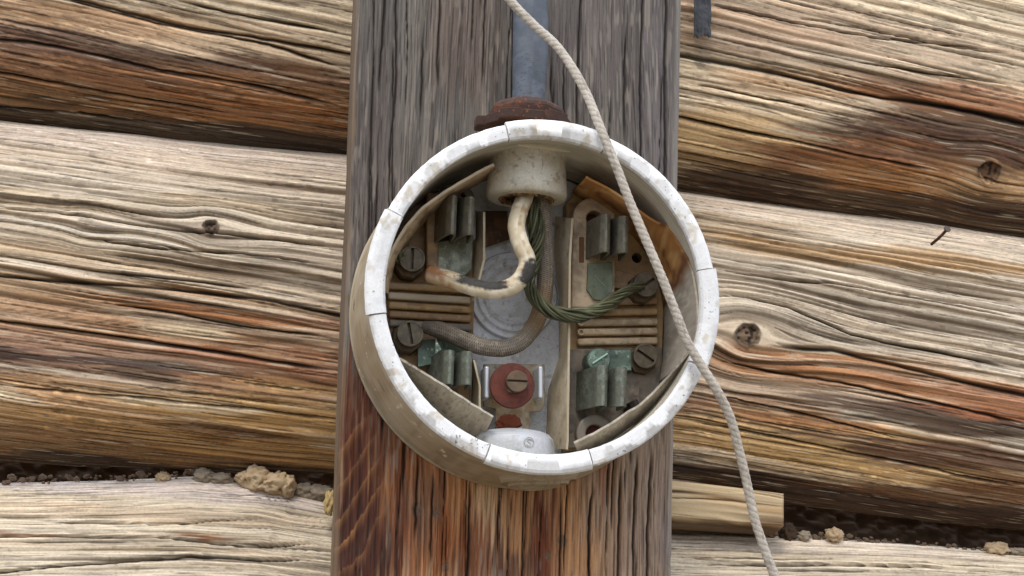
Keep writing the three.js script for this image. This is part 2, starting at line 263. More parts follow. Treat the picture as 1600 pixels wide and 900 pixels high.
{
  const back = sheet(420, 44, (u, v) => { const s = lerp(-420, 2020, u), y0 = lerp(690, 790, u), p = P(s, lerp(y0, y0 + 120, v), -0.135 + 0.02 * v); p.z += 0.014 * fb(s / 16, v * 12, 41) - 0.007; return p; });
  mesh('chinking', back, darkMudM, wall);
  mesh('chinking', sheet(160, 12, (u, v) => { const s = lerp(-420, 2020, u), y0 = poly(LOGS[0].bottom, s), p = P(s, lerp(y0 - 40, y0 + 40, v), -0.122); p.z += 0.008 * fb(s / 22, v * 8, 43) - 0.004; return p; }), darkMudM, wall);
  const grains = [];
  for (let i = 0; i < 150; i++) { const s = lerp(-20, 530, rnd()), r = 0.0006 + 0.0013 * rnd() ** 3; grains.push(spot(lump(r, 1.2, 0.9, 1, 500 + i, 1), s, poly(LOGS[2].top, s) - 1 - 12 * rnd() ** 1.6, -0.098 - 0.016 * rnd())); }
  for (let i = 0; i < 150; i++) { const s = lerp(1190, 1700, rnd()), r = 0.0006 + 0.0011 * rnd() ** 2; grains.push(spot(lump(r, 1.2, 0.9, 1, 700 + i, 1), s, poly(LOGS[2].top, s) - 1 - 7 * rnd() ** 2, -0.1 - 0.01 * rnd())); }
  const gr = mesh('gravel', mergeGeometries(grains), std('#6e5a48', 0.97), wall); gr.userData.kind = 'stuff';
  for (const [px, py, r, sx, sy, m, z] of [[398, 749, 0.0085, 1.0, 0.85, mudM, -0.092], [425, 754, 0.008, 1.1, 0.75, mudM, -0.09], [447, 760, 0.006, 0.9, 0.95, mudM, -0.089], [380, 746, 0.0045, 1, 0.7, mudM, -0.092],
    [318, 745, 0.0045, 1.3, 0.9, greyMudM, -0.096], [345, 748, 0.004, 1.6, 0.7, greyMudM, -0.096], [468, 766, 0.005, 1.5, 0.8, greyMudM, -0.097], [497, 772, 0.006, 1.6, 0.8, greyMudM, -0.097], [255, 745, 0.0035, 1.2, 0.8, mudM, -0.097], [514, 786, 0.0035, 0.8, 1.8, yellowM, -0.07],
    [1303, 836, 0.0048, 1.05, 0.85, mudM, -0.096], [1258, 838, 0.0038, 1, 0.8, greyMudM, -0.097], [1232, 834, 0.005, 1, 1, darkMudM, -0.1], [1557, 858, 0.0054, 1.3, 0.75, mudM, -0.098], [1590, 862, 0.004, 1.5, 0.6, greyMudM, -0.098]])
    mesh('mortar_lump', spot(lump(r, sx, sy, 0.9, Math.round(px * 3 + py), 7), px, py, z), m, wall);
}
{ // short block of wood wedged between the logs
  const c = lin('#c8b18d'), d = lin('#4b3420'), o = lin('#ae8a5e');
  const f = (x, y) => { const w = y + 9 * (vn(x / 90, y / 30, 61) - 0.5) + 2 * (vn(x / 25, y / 8, 62) - 0.5), g1 = vn(x / 300, w / 7, 63), g2 = vn(x / 120, w / 2.6, 64); return [g1, g2, (1 - ss(0, 0.1, Math.abs(g1 - 0.5))) * (0.4 + vn(x / 80, w / 20, 65))]; };
  const map = texture(512, 256, (u, v) => { const x = u * 200, y = v * 84, [a, b, g] = f(x, y), r = c.slice(); mix3(r, o, 0.6 * ss(0.5, 0.8, vn(x / 90, y / 12, 66))); mul3(r, 0.82 + 0.3 * b + 0.1 * (vn(x / 2, y / 1.5, 67) - 0.5)); mix3(r, d, clamp(0.7 * g)); mix3(r, d, 0.85 * ss(62, 72, y + 6 * vn(x / 20, 1, 68))); return r; });
  const g = sheet(90, 70, (u, v) => {
    const px = lerp(1015, 1226, clamp((u - 0.0) / 0.94)), tY = lerp(748, 771, clamp((px - 1015) / 211) ** 1.25), bY = lerp(824, 836, clamp((px - 1015) / 211)), vv = clamp((v - 0.06) / 0.88);
    const [a, b, gg] = f((px - 1015), vv * 84), cut = clamp((vv - 0.78) / 0.22) * 16 * clamp((px - 1190) / 36);
    const edge = Math.max(0, (u - 0.94) / 0.06, (0.06 - v) / 0.06, (v - 0.94) / 0.06), rim = Math.min(1, (0.94 - Math.min(u, 0.94)) * 40, vv * 14, (1 - vv) * 14);
    const z = -0.074 - 0.0025 * (1 - rim) ** 2 + (1.6 * (a - 0.5) + 0.9 * (b - 0.5) - 1.8 * gg) / 2700 - 0.006 * ss(0.74, 0.9, vv), p = P(px - cut, lerp(tY, bY, vv), z);
    p.z -= 0.05 * edge; return p;
  });
  tag(mesh('filler_block', g, new THREE.MeshStandardMaterial({ map, roughness: 0.88, side: THREE.DoubleSide }), wall), 'short sawn block wedged between the two lower logs');
}

// ---------------------------------------------------------------- the post
const post = thing('wooden_post', 'upright weathered plank post, grey above and red brown below, carrying the meter box', 'post');
{
  const XL = (y) => poly([[0, 557], [900, 521]], y), XR = (y) => poly([[0, 1065], [900, 1050]], y);
  const cracks = [];
  for (let i = 0; i < 62; i++) { const u = 0.03 + 0.95 * rnd(), v0 = -100 + 1050 * rnd(), len = 90 + 380 * rnd() ** 1.5; cracks.push([u * 520, v0, v0 + len, 0.55 + 0.9 * rnd() ** 2, (rnd() - 0.5) * 0.05]); }
  for (const [x, y0, y1, w] of [[600, -60, 160, 1.6], [617, -60, 320, 1.5], [580, 60, 420, 1.4], [660, 40, 200, 1.4], [690, -40, 150, 1.3], [912, -60, 230, 1.7], [985, 30, 240, 1.5], [1010, -60, 300, 1.6], [1046, -60, 400, 2.2], [648, 690, 860, 1.8], [675, 720, 900, 1.6], [730, 740, 960, 2], [775, 750, 880, 1.3], [796, 755, 830, 1.7], [870, 760, 960, 1.4], [917, 740, 960, 1.8], [960, 720, 960, 2], [985, 700, 960, 1.8], [1007, 690, 960, 1.8], [630, 660, 790, 1.6], [600, 560, 700, 1.4]])
    cracks.push([x - XL((y0 + y1) / 2), y0, y1, w, 0]);
  const st = [ // stains of their own: [x, y, rx, ry, colour, amount]
    [725, 60, 75, 120, '#665547', 0.6], [590, 300, 60, 300, '#564b45', 0.5], [1035, 250, 40, 300, '#6a6460', 0.7], [930, 60, 120, 160, '#5f5550', 0.5],
    [700, 800, 190, 150, '#bb8856', 0.95], [640, 760, 90, 150, '#9d6238', 0.7], [765, 800, 26, 80, '#d2b184', 0.85], [880, 830, 110, 140, '#b98a5a', 0.9], [1000, 800, 75, 200, '#9c8871', 0.9], [940, 780, 40, 120, '#ab8d6c', 0.85],
    [842, 850, 26, 110, '#6b2f12', 0.9], [862, 800, 12, 60, '#70391a', 0.7], [740, 870, 60, 50, '#743616', 0.7], [690, 840, 40, 60, '#93501f', 0.7], [800, 885, 50, 40, '#5a3a2c', 0.6], [940, 730, 14, 70, '#8a4a24', 0.7], [620, 830, 34, 90, '#8a4d2b', 0.7], [660, 790, 40, 60, '#8f6f52', 0.6],
    [560, 690, 60, 120, '#57260f', 0.95], [565, 850, 80, 140, '#421d0f', 0.98], [545, 600, 26, 60, '#5f3520', 0.7], [610, 690, 40, 70, '#6b3a20', 0.6], [1045, 860, 25, 120, '#7c7064', 0.8],
  ].map(([x, y, a, b, c, k]) => [x, y, a, b, soft(c, 0), k]);
  const base = lin('#5e5953'), light = lin('#7d766d'), low = lin('#a98a68'), dk = lin('#1d1410'), vein = lin('#97683f');
  const plugs = [[680, 803, 6], [693, 886, 6], [650, 795, 8], [873, 845, 8], [850, 868, 6], [1040, 880, 8]];
  function wood(u, y, want) {                                        // u: 0..520 across the face, y: down, both in 1/3000 m
    const x = u + XL(y);
    let w = u + 16 * (vn(u / 90, y / 420, 801) - 0.5) + 4 * (vn(u / 22, y / 130, 802) - 0.5);
    const g1 = vn(w / 9, y / 520, 803), g2 = vn(w / 3.6, y / 240, 804), g3 = vn(w / 1.7, y / 90, 805), g4 = vn(w / 1.2, y / 22, 806);
    const groove = (1 - ss(0, 0.1, Math.abs(g1 - 0.5))) * (0.3 + 0.9 * vn(w / 25, y / 200, 807)), fine = (1 - ss(0, 0.12, Math.abs(g2 - 0.5))) * 0.7;
    let crack = 0;
    for (const [cu, y0, y1, cw, lean] of cracks) {
      if (y < y0 || y > y1) continue;
      const d = u - cu - lean * (y - y0) - 6 * (vn(y / 120, cu, 808) - 0.5) - 1.6 * (vn(y / 14, cu, 809) - 0.5); if (Math.abs(d) > 6) continue;
      const e = ss(y0, y0 + 50, y) * (1 - ss(y1 - 50, y1, y)); crack = Math.max(crack, Math.exp(-((d / cw) ** 2)) * e);
    }
    const cath = ss(0.2, 0.7, 1 - Math.hypot((x - 545) / 95, (y - 770) / 210)) ;
    const ph = y + 1.0 * u + 0.0075 * u * u + 8 * (vn(u / 9, y / 120, 811) - 0.5) + 7 * (vn(u / 2.0, y / 60, 812) - 0.5) + 60 * (vn(u / 60, y / 90, 813) - 0.5), v1 = Math.abs(((ph / 54) % 1 + 1) % 1 - 0.5) * 2;
    const lf = ((ph / 54) % 1 + 1) % 1, line = cath * ss(0.0, 0.05, lf) * (1 - ss(0.05, 0.5, lf)) * (0.55 + 0.45 * v1);
    let plug = 0; for (const [qx, qy, r] of plugs) plug = Math.max(plug, 1 - ss(0.7, 1.1, Math.hypot(x - qx, (y - qy) * 0.7) / r + 0.5 * (vn(u / 4, y / 5, 844) - 0.5)));
    const h = 1.5 * (g1 - 0.5) + 1.2 * (g2 - 0.5) + 0.9 * (g3 - 0.5) + 0.3 * (g4 - 0.5) - 1.6 * groove - 0.9 * fine - 7 * crack + 1.2 * line - 1.2 * plug;
    if (!want) return h;
    const c = base.slice(); mix3(c, light, 0.7 * ss(0.4, 0.8, vn(w / 14, y / 300, 814)));
    mix3(c, low, ss(560, 760, y + 160 * (vn(w / 30, y / 200, 815) - 0.5)));
    const xs = x + 26 * (fb(u / 12, y / 120, 816) - 0.5), ys = y + 150 * (fb(w / 7, y / 160, 817) - 0.5);
    for (const [sx, sy, rx, ry, sc, al] of st) { const d = Math.hypot((xs - sx) / rx, (ys - sy) / ry); if (d < 1.3) mix3(c, sc, al * (1 - ss(0.4, 1.2, d + 0.6 * (g2 - 0.5)))); }
    mul3(c, 0.82 + 0.32 * (g2 * 0.4 + g3 * 0.6) + 0.42 * (g4 - 0.5) + 0.3 * (vn(u / 1.15, y / 60, 830) - 0.5) + 0.14 * (vn(u / 1.5, y / 4, 818) - 0.5));
    const sp = splits(y, w, 4, 90, 0.45, 850), sq = splits(y, w, 9, 240, 0.4, 860); mul3(c, 1 - 0.5 * sp); mul3(c, 1 - 0.5 * sq); mix3(c, lin('#b5a797'), 0.16 * splits(y, w, 5, 50, 0.3, 870) * (1 - cath));
    mix3(c, vein, 0.75 * line * (0.4 + 0.8 * vn(u / 30, y / 60, 840)));
    mix3(c, lin('#a89c8e'), 0.35 * ss(0.6, 0.85, vn(w / 3, y / 30, 820)) * ss(0.3, 0.8, vn(u / 60, y / 100, 821)) * (1 - cath));
    mix3(c, dk, clamp(0.34 * groove + 0.2 * fine)); mix3(c, lin('#7d6a58'), 0.6 * plug); mul3(c, 1 - 0.45 * plug * vn(u / 2.5, y / 2.5, 842));
    mix3(c, dk, clamp(1.05 * crack) * 0.92);
    const eL = 1 - ss(3, 12, u + 5 * vn(y / 40, 2, 822)); mix3(c, lin('#7b6650'), 0.7 * eL); if (u < 0) mul3(c, 0.85); 
    const eR = ss(508, 517, u); mix3(c, lin('#8d8780'), 0.6 * eR);
    return c;
  }
  const U0 = -70, U1 = 590, Y0 = -90, Y1 = 990;
  const map = texture(1152, 1920, (u, v) => wood(lerp(U0, U1, u), lerp(Y0, Y1, v), true));
  const face = sheet(380, 520, (fu, fv) => {
    const u = lerp(U0, U1, fu), y = lerp(Y0, Y1, fv), uc = clamp(u, 0, 520), l = XL(y), r = XR(y), W = r - l, h = wood(u, y, false) / 3000;
    const p = P(l + uc / 520 * W, y, 0);
    const el = Math.max(0, 9 - uc), er = Math.max(0, uc - 512);
    p.z += h - (el * el * 0.055 + er * er * 0.06) / 3000;
    if (u < 0) { p.z = -0.0015 + u * 0.00078; p.x += -h - u * 0.000025; } if (u > 520) { p.z = -0.0015 - (u - 520) * 0.00078; p.x += h; }
    return p;
  });
  mesh('plank', face, new THREE.MeshStandardMaterial({ map, roughness: 0.86, side: THREE.DoubleSide }), post);
}

// ---------------------------------------------------------------- the meter box
// tubes along a path: r(u, th) radius in m, col(u, th, normal) linear rgb
function tube(pts, { seg = 200, rad: nr = 24, r, col, flat = 1, closed = true }) {
  const curve = new THREE.CatmullRomCurve3(pts, false, 'centripetal'), fr = curve.computeFrenetFrames(seg, false), n = new THREE.Vector3(), L = curve.getLength();
  let T0, N = new THREE.Vector3(0, 0, 1);
  const rings = [];
  for (let i = 0; i <= seg; i++) {                                   // frames that keep the normal as near +z as can be
    const T = fr.tangents[i], Nz = new THREE.Vector3(0, 0, 1).addScaledVector(T, -T.z);
    if (Nz.lengthSq() < 0.02) Nz.copy(N).addScaledVector(T, -N.dot(T)); N = Nz.normalize().clone();
    rings.push([curve.getPointAt(i / seg), N, new THREE.Vector3().crossVectors(T, N)]);
  }
  const g = sheet(nr, seg, (a, u) => {
    const [p, N, B] = rings[Math.round(u * seg)], th = a * Math.PI * 2, rr = r(u, th, u * L) * (closed && (u === 0 || u === 1) ? 0.02 : 1);
    return p.clone().addScaledVector(N, Math.cos(th) * rr * flat).addScaledVector(B, Math.sin(th) * rr);
  }, col && ((a, u) => { const [p, N, B] = rings[Math.round(u * seg)], th = a * Math.PI * 2; n.copy(N).multiplyScalar(Math.cos(th)).addScaledVector(B, Math.sin(th)); return col(u, th, n, u * L); }));
  return g;
}
const vmat = (rough = 0.85, more = {}) => new THREE.MeshStandardMaterial({ color: 0xffffff, vertexColors: true, roughness: rough, side: THREE.DoubleSide, ...more });
// mottled material: base colour with patches of others; uv or any metres are fine
function mottle(base, spots, sd, fq = 10, W = 256) {
  const b = lin(base), sp = spots.map(([h, lo, hi, f, a]) => [lin(h), lo, hi, f, a]);
  return texture(W, W, (u, v) => { const c = b.slice(); sp.forEach(([h, lo, hi, f, a], k) => mix3(c, h, a * ss(lo, hi, fb(u * fq * f, v * fq * f, sd + k * 5)))); mul3(c, 0.9 + 0.2 * vn(u * 90, v * 90, sd + 77)); mul3(c, 1 - 0.3 * ss(0.62, 0.85, fb(u * fq * 2.6, v * fq * 2.6, sd + 61))); return c; });
}
function boxUV(g, size) {                                            // uv in steps of size metres, by the steepest axis
  g = g.index ? g.toNonIndexed() : g; const p = g.attributes.position, n = g.attributes.normal, uv = new Float32Array(p.count * 2);
  for (let i = 0; i < p.count; i++) { const ax = Math.abs(n.getX(i)), ay = Math.abs(n.getY(i)), az = Math.abs(n.getZ(i)), x = p.getX(i), y = p.getY(i), z = p.getZ(i);
    uv[i * 2] = (az >= ax && az >= ay ? x : ay >= ax ? x : y) / size; uv[i * 2 + 1] = (az >= ax && az >= ay ? y : z) / size; }
  g.setAttribute('uv', new THREE.BufferAttribute(uv, 2)); return g;
}
const extr = (shape, depth, z, bevel = 0.0004, seg = 12) => boxUV(new THREE.ExtrudeGeometry(shape, { depth: depth - 2 * bevel, bevelEnabled: bevel > 0, bevelSize: bevel, bevelThickness: bevel, bevelSegments: 2, curveSegments: seg }).translate(0, 0, z + bevel), 0.06);
const shapeP = (pts, z) => new THREE.Shape(pts.map(([x, y]) => { const p = P(x, y, z); return new THREE.Vector2(p.x, p.y); }));
const lathe = (pts, seg = 64) => new THREE.LatheGeometry(pts.map(([r, y]) => new THREE.Vector2(r, y)), seg);

const box = thing('meter_box', 'round white painted metal electric meter box, open and weathered, fixed to the post', 'meter box');
const paintMap = mottle('#cec8b8', [['#a49a84', 0.45, 0.75, 0.5, 0.6], ['#8d7a5c', 0.66, 0.82, 2.2, 0.45], ['#d8d2c2', 0.6, 0.7, 6, 0.35]], 900, 12, 512);
const paintM = new THREE.MeshStandardMaterial({ map: paintMap, roughness: 0.5, side: THREE.DoubleSide });
const outMap = texture(1024, 256, (u, v) => {                        // old paint outside: taupe, scuffed along its length, pale knocks
  const c = lin('#b6a88f'); mix3(c, lin('#7c6a50'), 0.5 * ss(0.55, 0.8, fb(u * 50, v * 1.6, 925))); mix3(c, lin('#9a876b'), 0.7 * ss(0.35, 0.75, fb(u * 30, v * 5, 911))); mix3(c, lin('#b9ad97'), 0.5 * ss(0.5, 0.8, vn(u * 60, v * 26, 914)));
  mul3(c, 0.9 + 0.2 * vn(u * 40, v * 120, 917)); if (fb(u * 130, v * 22, 919) > 0.80) mix3(c, lin('#ddd2b8'), 0.9); if (vn(u * 24, v * 40, 921) > 0.965) mix3(c, lin('#4b4237'), 0.8); return c; });
{
  const inner = lathe([[0.0764, 0.0705], [0.0766, 0.069], [0.0772, 0.05], [0.0780, 0.0082]], 160).rotateX(Math.PI / 2);
  const outer = lathe([[0.0781, 0.0], [0.0872, 0.0003], [0.0876, 0.0012], [0.0872, 0.0022], [0.0863, 0.0034], [0.0847, 0.05], [0.0840, 0.0695], [0.0835, 0.0702], [0.0764, 0.0706]], 160).rotateX(Math.PI / 2);
  mesh('housing', outer, new THREE.MeshStandardMaterial({ map: outMap, roughness: 0.55, side: THREE.DoubleSide }), box);
  mesh('inner_wall', inner, paintM, box);
}
// rim: eight pieces meeting at fine joints, every other one a little wider
const rimMap = texture(1024, 1024, (u, v) => {
  const q = Math.abs(Math.hypot(u - 0.5, v - 0.5) - 0.446); if (q > 0.05) return [0.7, 0.7, 0.7];
  const c = lin('#e6e6e6'); mix3(c, lin('#c9c6bf'), 0.2 * ss(0.45, 0.75, fb(u * 46, v * 46, 931))); mix3(c, lin('#b9a888'), 0.55 * ss(0.62, 0.8, fb(u * 30, v * 30, 935)));
  const worn = ss(0.55, 0.8, vn(u * 9, v * 9, 943)), th = 0.81 - 0.10 * worn, chip = fb(u * 105, v * 105, 941); mix3(c, lin('#77787d'), 0.85 * ss(th, th + 0.03, chip));
  mul3(c, 0.94 + 0.12 * vn(u * 260, v * 260, 947)); return c; });
const rimM = new THREE.MeshStandardMaterial({ map: rimMap, roughness: 0.45, side: THREE.DoubleSide });
function sector(profile, a0, a1, n, wob) {                           // a closed (r, z) profile swept from angle a0 to a1, ends closed
  const m = profile.length, g = sheet(m, n, (u, v) => {
    const [r, z] = profile[Math.round(u * m) % m], a = lerp(a0, a1, v), rr = r + wob * (fb(a * 14, z * 400, 951) - 0.5) + wob * 0.5 * (vn(a * 44, r * 900, 953) - 0.5);
    return new THREE.Vector3(Math.cos(a) * rr, Math.sin(a) * rr, z + wob * (vn(a * 30, r * 300, 955) - 0.5));
  });
  const uv = g.attributes.uv, po = g.attributes.position; for (let i = 0; i < uv.count; i++) uv.setXY(i, po.getX(i) / 0.18 + 0.5, po.getY(i) / 0.18 + 0.5);
  const tri = THREE.ShapeUtils.triangulateShape(profile.map(([r, z]) => new THREE.Vector2(r, z)), []), ix = [...g.index.array];
  for (const [a, b, c] of tri) { const o = n * (m + 1); ix.push(a, c, b, o + a, o + b, o + c); }
  g.setIndex(ix); return toCreasedNormals(g, 0.9);
}
{
  const cuts = [12, 70, 105, 155, 190.5, 251.6, 287, 338], gap = 0.0042;
  cuts.forEach((c, i) => {
    const d = cuts[(i + 1) % 8] + (i === 7 ? 360 : 0), wide = d - c < 40, ro = wide ? 0.0857 : 0.0844, zf = wide ? 0.0752 : 0.0748, ri = wide ? 0.0763 : 0.0766;
    const prof = [[ri, 0.0704], [ri - 0.0003, 0.0728], [ri, 0.0741], [ri + 0.001, zf - 0.0001], [ri + 0.004, zf + 0.0002], [ro - 0.0022, zf], [ro - 0.0008, zf - 0.0006], [ro, zf - 0.0019], [ro, 0.0715], [ro - 0.0006, 0.0702], [0.080, 0.0706]];
    tag(mesh('rim_segment', sector(prof, rad(c) + gap, rad(d) - gap, Math.ceil((d - c) * 3), 0.00026), rimM, box), undefined);
    mesh('rim_joint', sector([[ri + 0.0006, 0.070], [ri + 0.0006, zf - 0.0008], [ro - 0.0016, zf - 0.0008], [ro - 0.0008, 0.0735], [ro - 0.0006, 0.070]], rad(c) - gap * 1.6, rad(c) + gap * 1.6, 3, 0), std('#a9a49a', 0.6, { side: THREE.DoubleSide }), box);
  });
}
// back plate with knock-out rings
const aluMap = mottle('#d8dade', [['#bfbebb', 0.4, 0.75, 1, 0.6], ['#94836a', 0.62, 0.8, 2, 0.5], ['#d8dbe2', 0.55, 0.75, 3, 0.5], ['#5c5348', 0.78, 0.84, 8, 0.6]], 960, 8);
const aluM = new THREE.MeshStandardMaterial({ map: aluMap, roughness: 0.55, metalness: 0.1, side: THREE.DoubleSide });
{
  const bp = mesh('back_plate', boxUV(lathe([[0, 0.0062], [0.0776, 0.0062]], 96).rotateX(Math.PI / 2).translate(0, 0, 0), 0.08), aluM, box);
  const k = P(802, 462, 0.007);
  const disc = lathe([[0, 0.0006], [0.0125, 0.0006], [0.0138, 0.0013], [0.0145, 0.0024], [0.0152, 0.0024], [0.0158, 0.0013], [0.0175, 0.0013], [0.0181, 0.0022], [0.0188, 0.0022], [0.0194, 0.001], [0.0212, 0.001], [0.0219, 0.002], [0.0226, 0.002], [0.0232, 0]], 72).rotateX(Math.PI / 2);
  mesh('knockout_ring', boxUV(disc.translate(k.x, k.y, 0.0064), 0.05), aluM, bp);
  for (const [x, y, r] of [[799, 491, 0.0014], [784, 500, 0.0006], [770, 520, 0.0009]]) mesh('rivet', spot(new THREE.SphereGeometry(r, 12, 8).scale(1, 1, 0.5), x, y, 0.0074), aluM, bp);
}
// bosses: the cable hub at the top, its closed counterpart below
const hubC = P(823, 312, 0.038);
const hubMap = mottle('#cbc5b5', [['#b3a88f', 0.45, 0.8, 0.8, 0.6], ['#8a6f48', 0.66, 0.8, 2.5, 0.55], ['#6d5638', 0.76, 0.84, 5, 0.6]], 970, 7);
const hubM = new THREE.MeshStandardMaterial({ map: hubMap, roughness: 0.45, side: THREE.DoubleSide });
{
  const h = lathe([[0.0130, 0.024], [0.0132, 0.004], [0.0136, 0.0006], [0.0144, 0], [0.0180, 0], [0.0194, 0.0004], [0.0201, 0.0013], [0.0204, 0.003], [0.0201, 0.008], [0.0194, 0.0165], [0.0192, 0.019], [0.0197, 0.0205], [0.0204, 0.0225]], 72).translate(hubC.x, hubC.y, 0.037);
  const hub = mesh('hub', boxUV(h, 0.06), hubM, box);
  const rust = tube(Array.from({ length: 41 }, (_, i) => new THREE.Vector3(hubC.x + Math.cos(i / 20 * Math.PI) * 0.0128, hubC.y + 0.0012, 0.037 + Math.sin(i / 20 * Math.PI) * 0.0128)), { seg: 160, rad: 14, r: (u, th) => 0.0011 + 0.0014 * fb(u * 60, th, 972), col: (u, th) => { const c = lin('#7a5630'); mix3(c, lin('#2e2218'), ss(0.4, 0.7, vn(u * 70, th * 2, 973))); mix3(c, lin('#a88658'), ss(0.6, 0.8, vn(u * 90, th * 3, 975))); return c; }, closed: false });
  mesh('rust_crust', rust, vmat(0.95), hub);
  mesh('hub_bore', lathe([[0, 0.019], [0.0132, 0.019]], 32).translate(hubC.x, hubC.y, 0.037), std('#1c1612', 0.95, { side: THREE.DoubleSide }), hub);
  const W = 0.021, pad = new THREE.Shape(); pad.moveTo(-W, -0.0045); pad.quadraticCurveTo(0, 0.0085, W, 0.004); pad.quadraticCurveTo(0, 0.0005, -W, -0.0045);
  const pg = new THREE.ExtrudeGeometry(pad, { depth: 0.004, bevelEnabled: false, curveSegments: 24 }).rotateX(-Math.PI / 2), pp = P(842, 230, 0.058);
  mesh('light_sliver_pad', boxUV(pg.translate(-0.001, 0.0757, 0.0595), 0.06), std('#ddd5bf', 0.45, { side: THREE.DoubleSide }), box);  // lighter cream colour paints the bright sliver of light on this pad
  const lb = P(815, 668, 0.056);
  const low = lathe([[0, 0.0012], [0.008, 0.0009], [0.0135, 0], [0.0170, -0.0015], [0.0190, -0.0038], [0.0198, -0.0072], [0.0199, -0.0145]], 72).translate(lb.x, lb.y, 0.0365);
  const lo = mesh('lower_boss', boxUV(low, 0.06), new THREE.MeshStandardMaterial({ map: mottle('#bcbec3', [['#a6a6a4', 0.45, 0.75, 1, 0.6], ['#8f8676', 0.7, 0.85, 2.4, 0.35]], 1240, 4), roughness: 0.55, metalness: 0.15, side: THREE.DoubleSide }), box);
  const mk = P(827, 691, 0.0565), ga = Math.asin((mk.x - lb.x) / 0.0199), N = new THREE.Vector3(Math.sin(ga), 0, Math.cos(ga));
  const ring = mergeGeometries([new THREE.TorusGeometry(0.0024, 0.00022, 8, 40), new THREE.TorusGeometry(0.0009, 0.0002, 8, 24, 4.4).rotateZ(0.4).translate(0.0002, 0.0007, 0), new THREE.TorusGeometry(0.0009, 0.0002, 8, 24, 4.4).rotateZ(3.5).translate(-0.0002, -0.0008, 0)]);
  ring.rotateY(ga).translate(lb.x + N.x * 0.0199, mk.y, 0.0365 + N.z * 0.0199);
  mesh('cast_mark', ring, std('#a3a19c', 0.5), lo);
  const ko = P(858, 742, 0.036);
  const kr = lathe([[0, -0.001], [0.0085, -0.001], [0.0092, -0.0036], [0.0104, -0.0036], [0.011, -0.0006], [0.0128, -0.0006], [0.0134, -0.0036], [0.0148, -0.0036], [0.0154, -0.0006], [0.0172, -0.0006], [0.0178, -0.0026], [0.0198, 0.0006], [0.0214, 0.004]], 72).rotateX(-0.05).translate(P(842, 742, 0.036).x, -0.0855, 0.036);
  { const q = kr.attributes.position; for (let i = 0; i < q.count; i++) q.setY(i, q.getY(i) + 0.0852 - Math.sqrt(0.0852 ** 2 - q.getX(i) ** 2)); kr.computeVertexNormals(); }
  mesh('knockout', boxUV(kr, 0.07), new THREE.MeshStandardMaterial({ map: outMap, roughness: 0.55, side: THREE.DoubleSide }), box);
}
// terminal blocks
const bakMap = mottle('#8d6f4c', [['#ab8a5a', 0.5, 0.75, 1, 0.6], ['#614832', 0.5, 0.8, 1.6, 0.6], ['#a39479', 0.62, 0.78, 3, 0.5]], 980, 6), bakM = new THREE.MeshStandardMaterial({ map: bakMap, roughness: 0.55, side: THREE.DoubleSide });
const tanMap = mottle('#a08259', [['#bd995f', 0.45, 0.7, 1, 0.7], ['#5d4730', 0.5, 0.8, 1.6, 0.5], ['#9a8a76', 0.6, 0.78, 3, 0.5]], 985, 6), tanM = new THREE.MeshStandardMaterial({ map: tanMap, roughness: 0.55, side: THREE.DoubleSide });
const dustMap = mottle('#766c5f', [['#8b7e6d', 0.45, 0.7, 1, 0.6], ['#3a332c', 0.5, 0.8, 1.6, 0.6], ['#8b8072', 0.64, 0.8, 3, 0.5]], 990, 6), dustM = new THREE.MeshStandardMaterial({ map: dustMap, roughness: 0.6, side: THREE.DoubleSide });
const holderMap = mottle('#b09a7c', [['#c0aa8b', 0.45, 0.7, 1, 0.7], ['#6b5842', 0.5, 0.8, 1.6, 0.5], ['#83664a', 0.62, 0.78, 3, 0.5]], 995, 6), holderM = new THREE.MeshStandardMaterial({ map: holderMap, roughness: 0.5, side: THREE.DoubleSide });
const holeIn = (shape, px, py, z, r) => { const p = P(px, py, z), h = new THREE.Path(); h.absarc(p.x, p.y, r, 0, Math.PI * 2, true); shape.holes.push(h); return shape; };
const ringAt = (a0, a1, R, n, C0) => Array.from({ length: n }, (_, i) => { const a = rad(lerp(a0, a1, i / (n - 1))); return new THREE.Vector2(C0.x + Math.cos(a) * R, C0.y + Math.sin(a) * R); });
const bar = (x0, y0, x1, y1, z, h, d, r = 0.0012) => {               // a rounded bar between two places of the plane z, h high and d deep
  const a = P(x0, y0, z), b = P(x1, y1, z), g = new RoundedBoxGeometry(a.distanceTo(b), h, d, 3, Math.min(r, h / 2.05, d / 2.05));
  return boxUV(g.rotateZ(Math.atan2(b.y - a.y, b.x - a.x)).translate((a.x + b.x) / 2, (a.y + b.y) / 2, z - d / 2), 0.06);
};
const leftBlock = (() => {
  const s = holeIn(shapeP([[738, 318], [740, 470], [737, 560], [733, 640], [690, 610], [640, 575], [606, 530], [596, 480], [598, 425], [606, 385], [622, 350], [650, 322], [690, 300]], 0.016), 635, 362, 0.016, 0.0027);
  const m = tag(mesh('terminal_block', extr(s, 0.0098, 0.0063), bakM, box), 'left brown moulded terminal block');
  [[448, '#a8865a'], [464, '#b7a68c'], [479, '#8f6f48'], [493, '#7d6a55'], [507, '#6b5b49']].forEach(([y, c], i) => mesh('rib', bar(606 + i * 0.5, y - 3, 737, y + 5, 0.0205, 0.0036, 0.0055), i === 1 ? std('#b9ab95', 0.7) : [tanM, 0, tanM, bakM, dustM][i], m));
  mesh('guide_bar', bar(676, 300, 676, 428, 0.025, 0.0062, 0.009), bakM, m);
  mesh('hole_shade', spot(new THREE.CylinderGeometry(0.0027, 0.0027, 0.0002, 20).rotateX(Math.PI / 2), 635, 362, 0.0066), std('#120d09', 0.9), m);  // near-black disc painting the darkness down in the hole
  return m;
})();
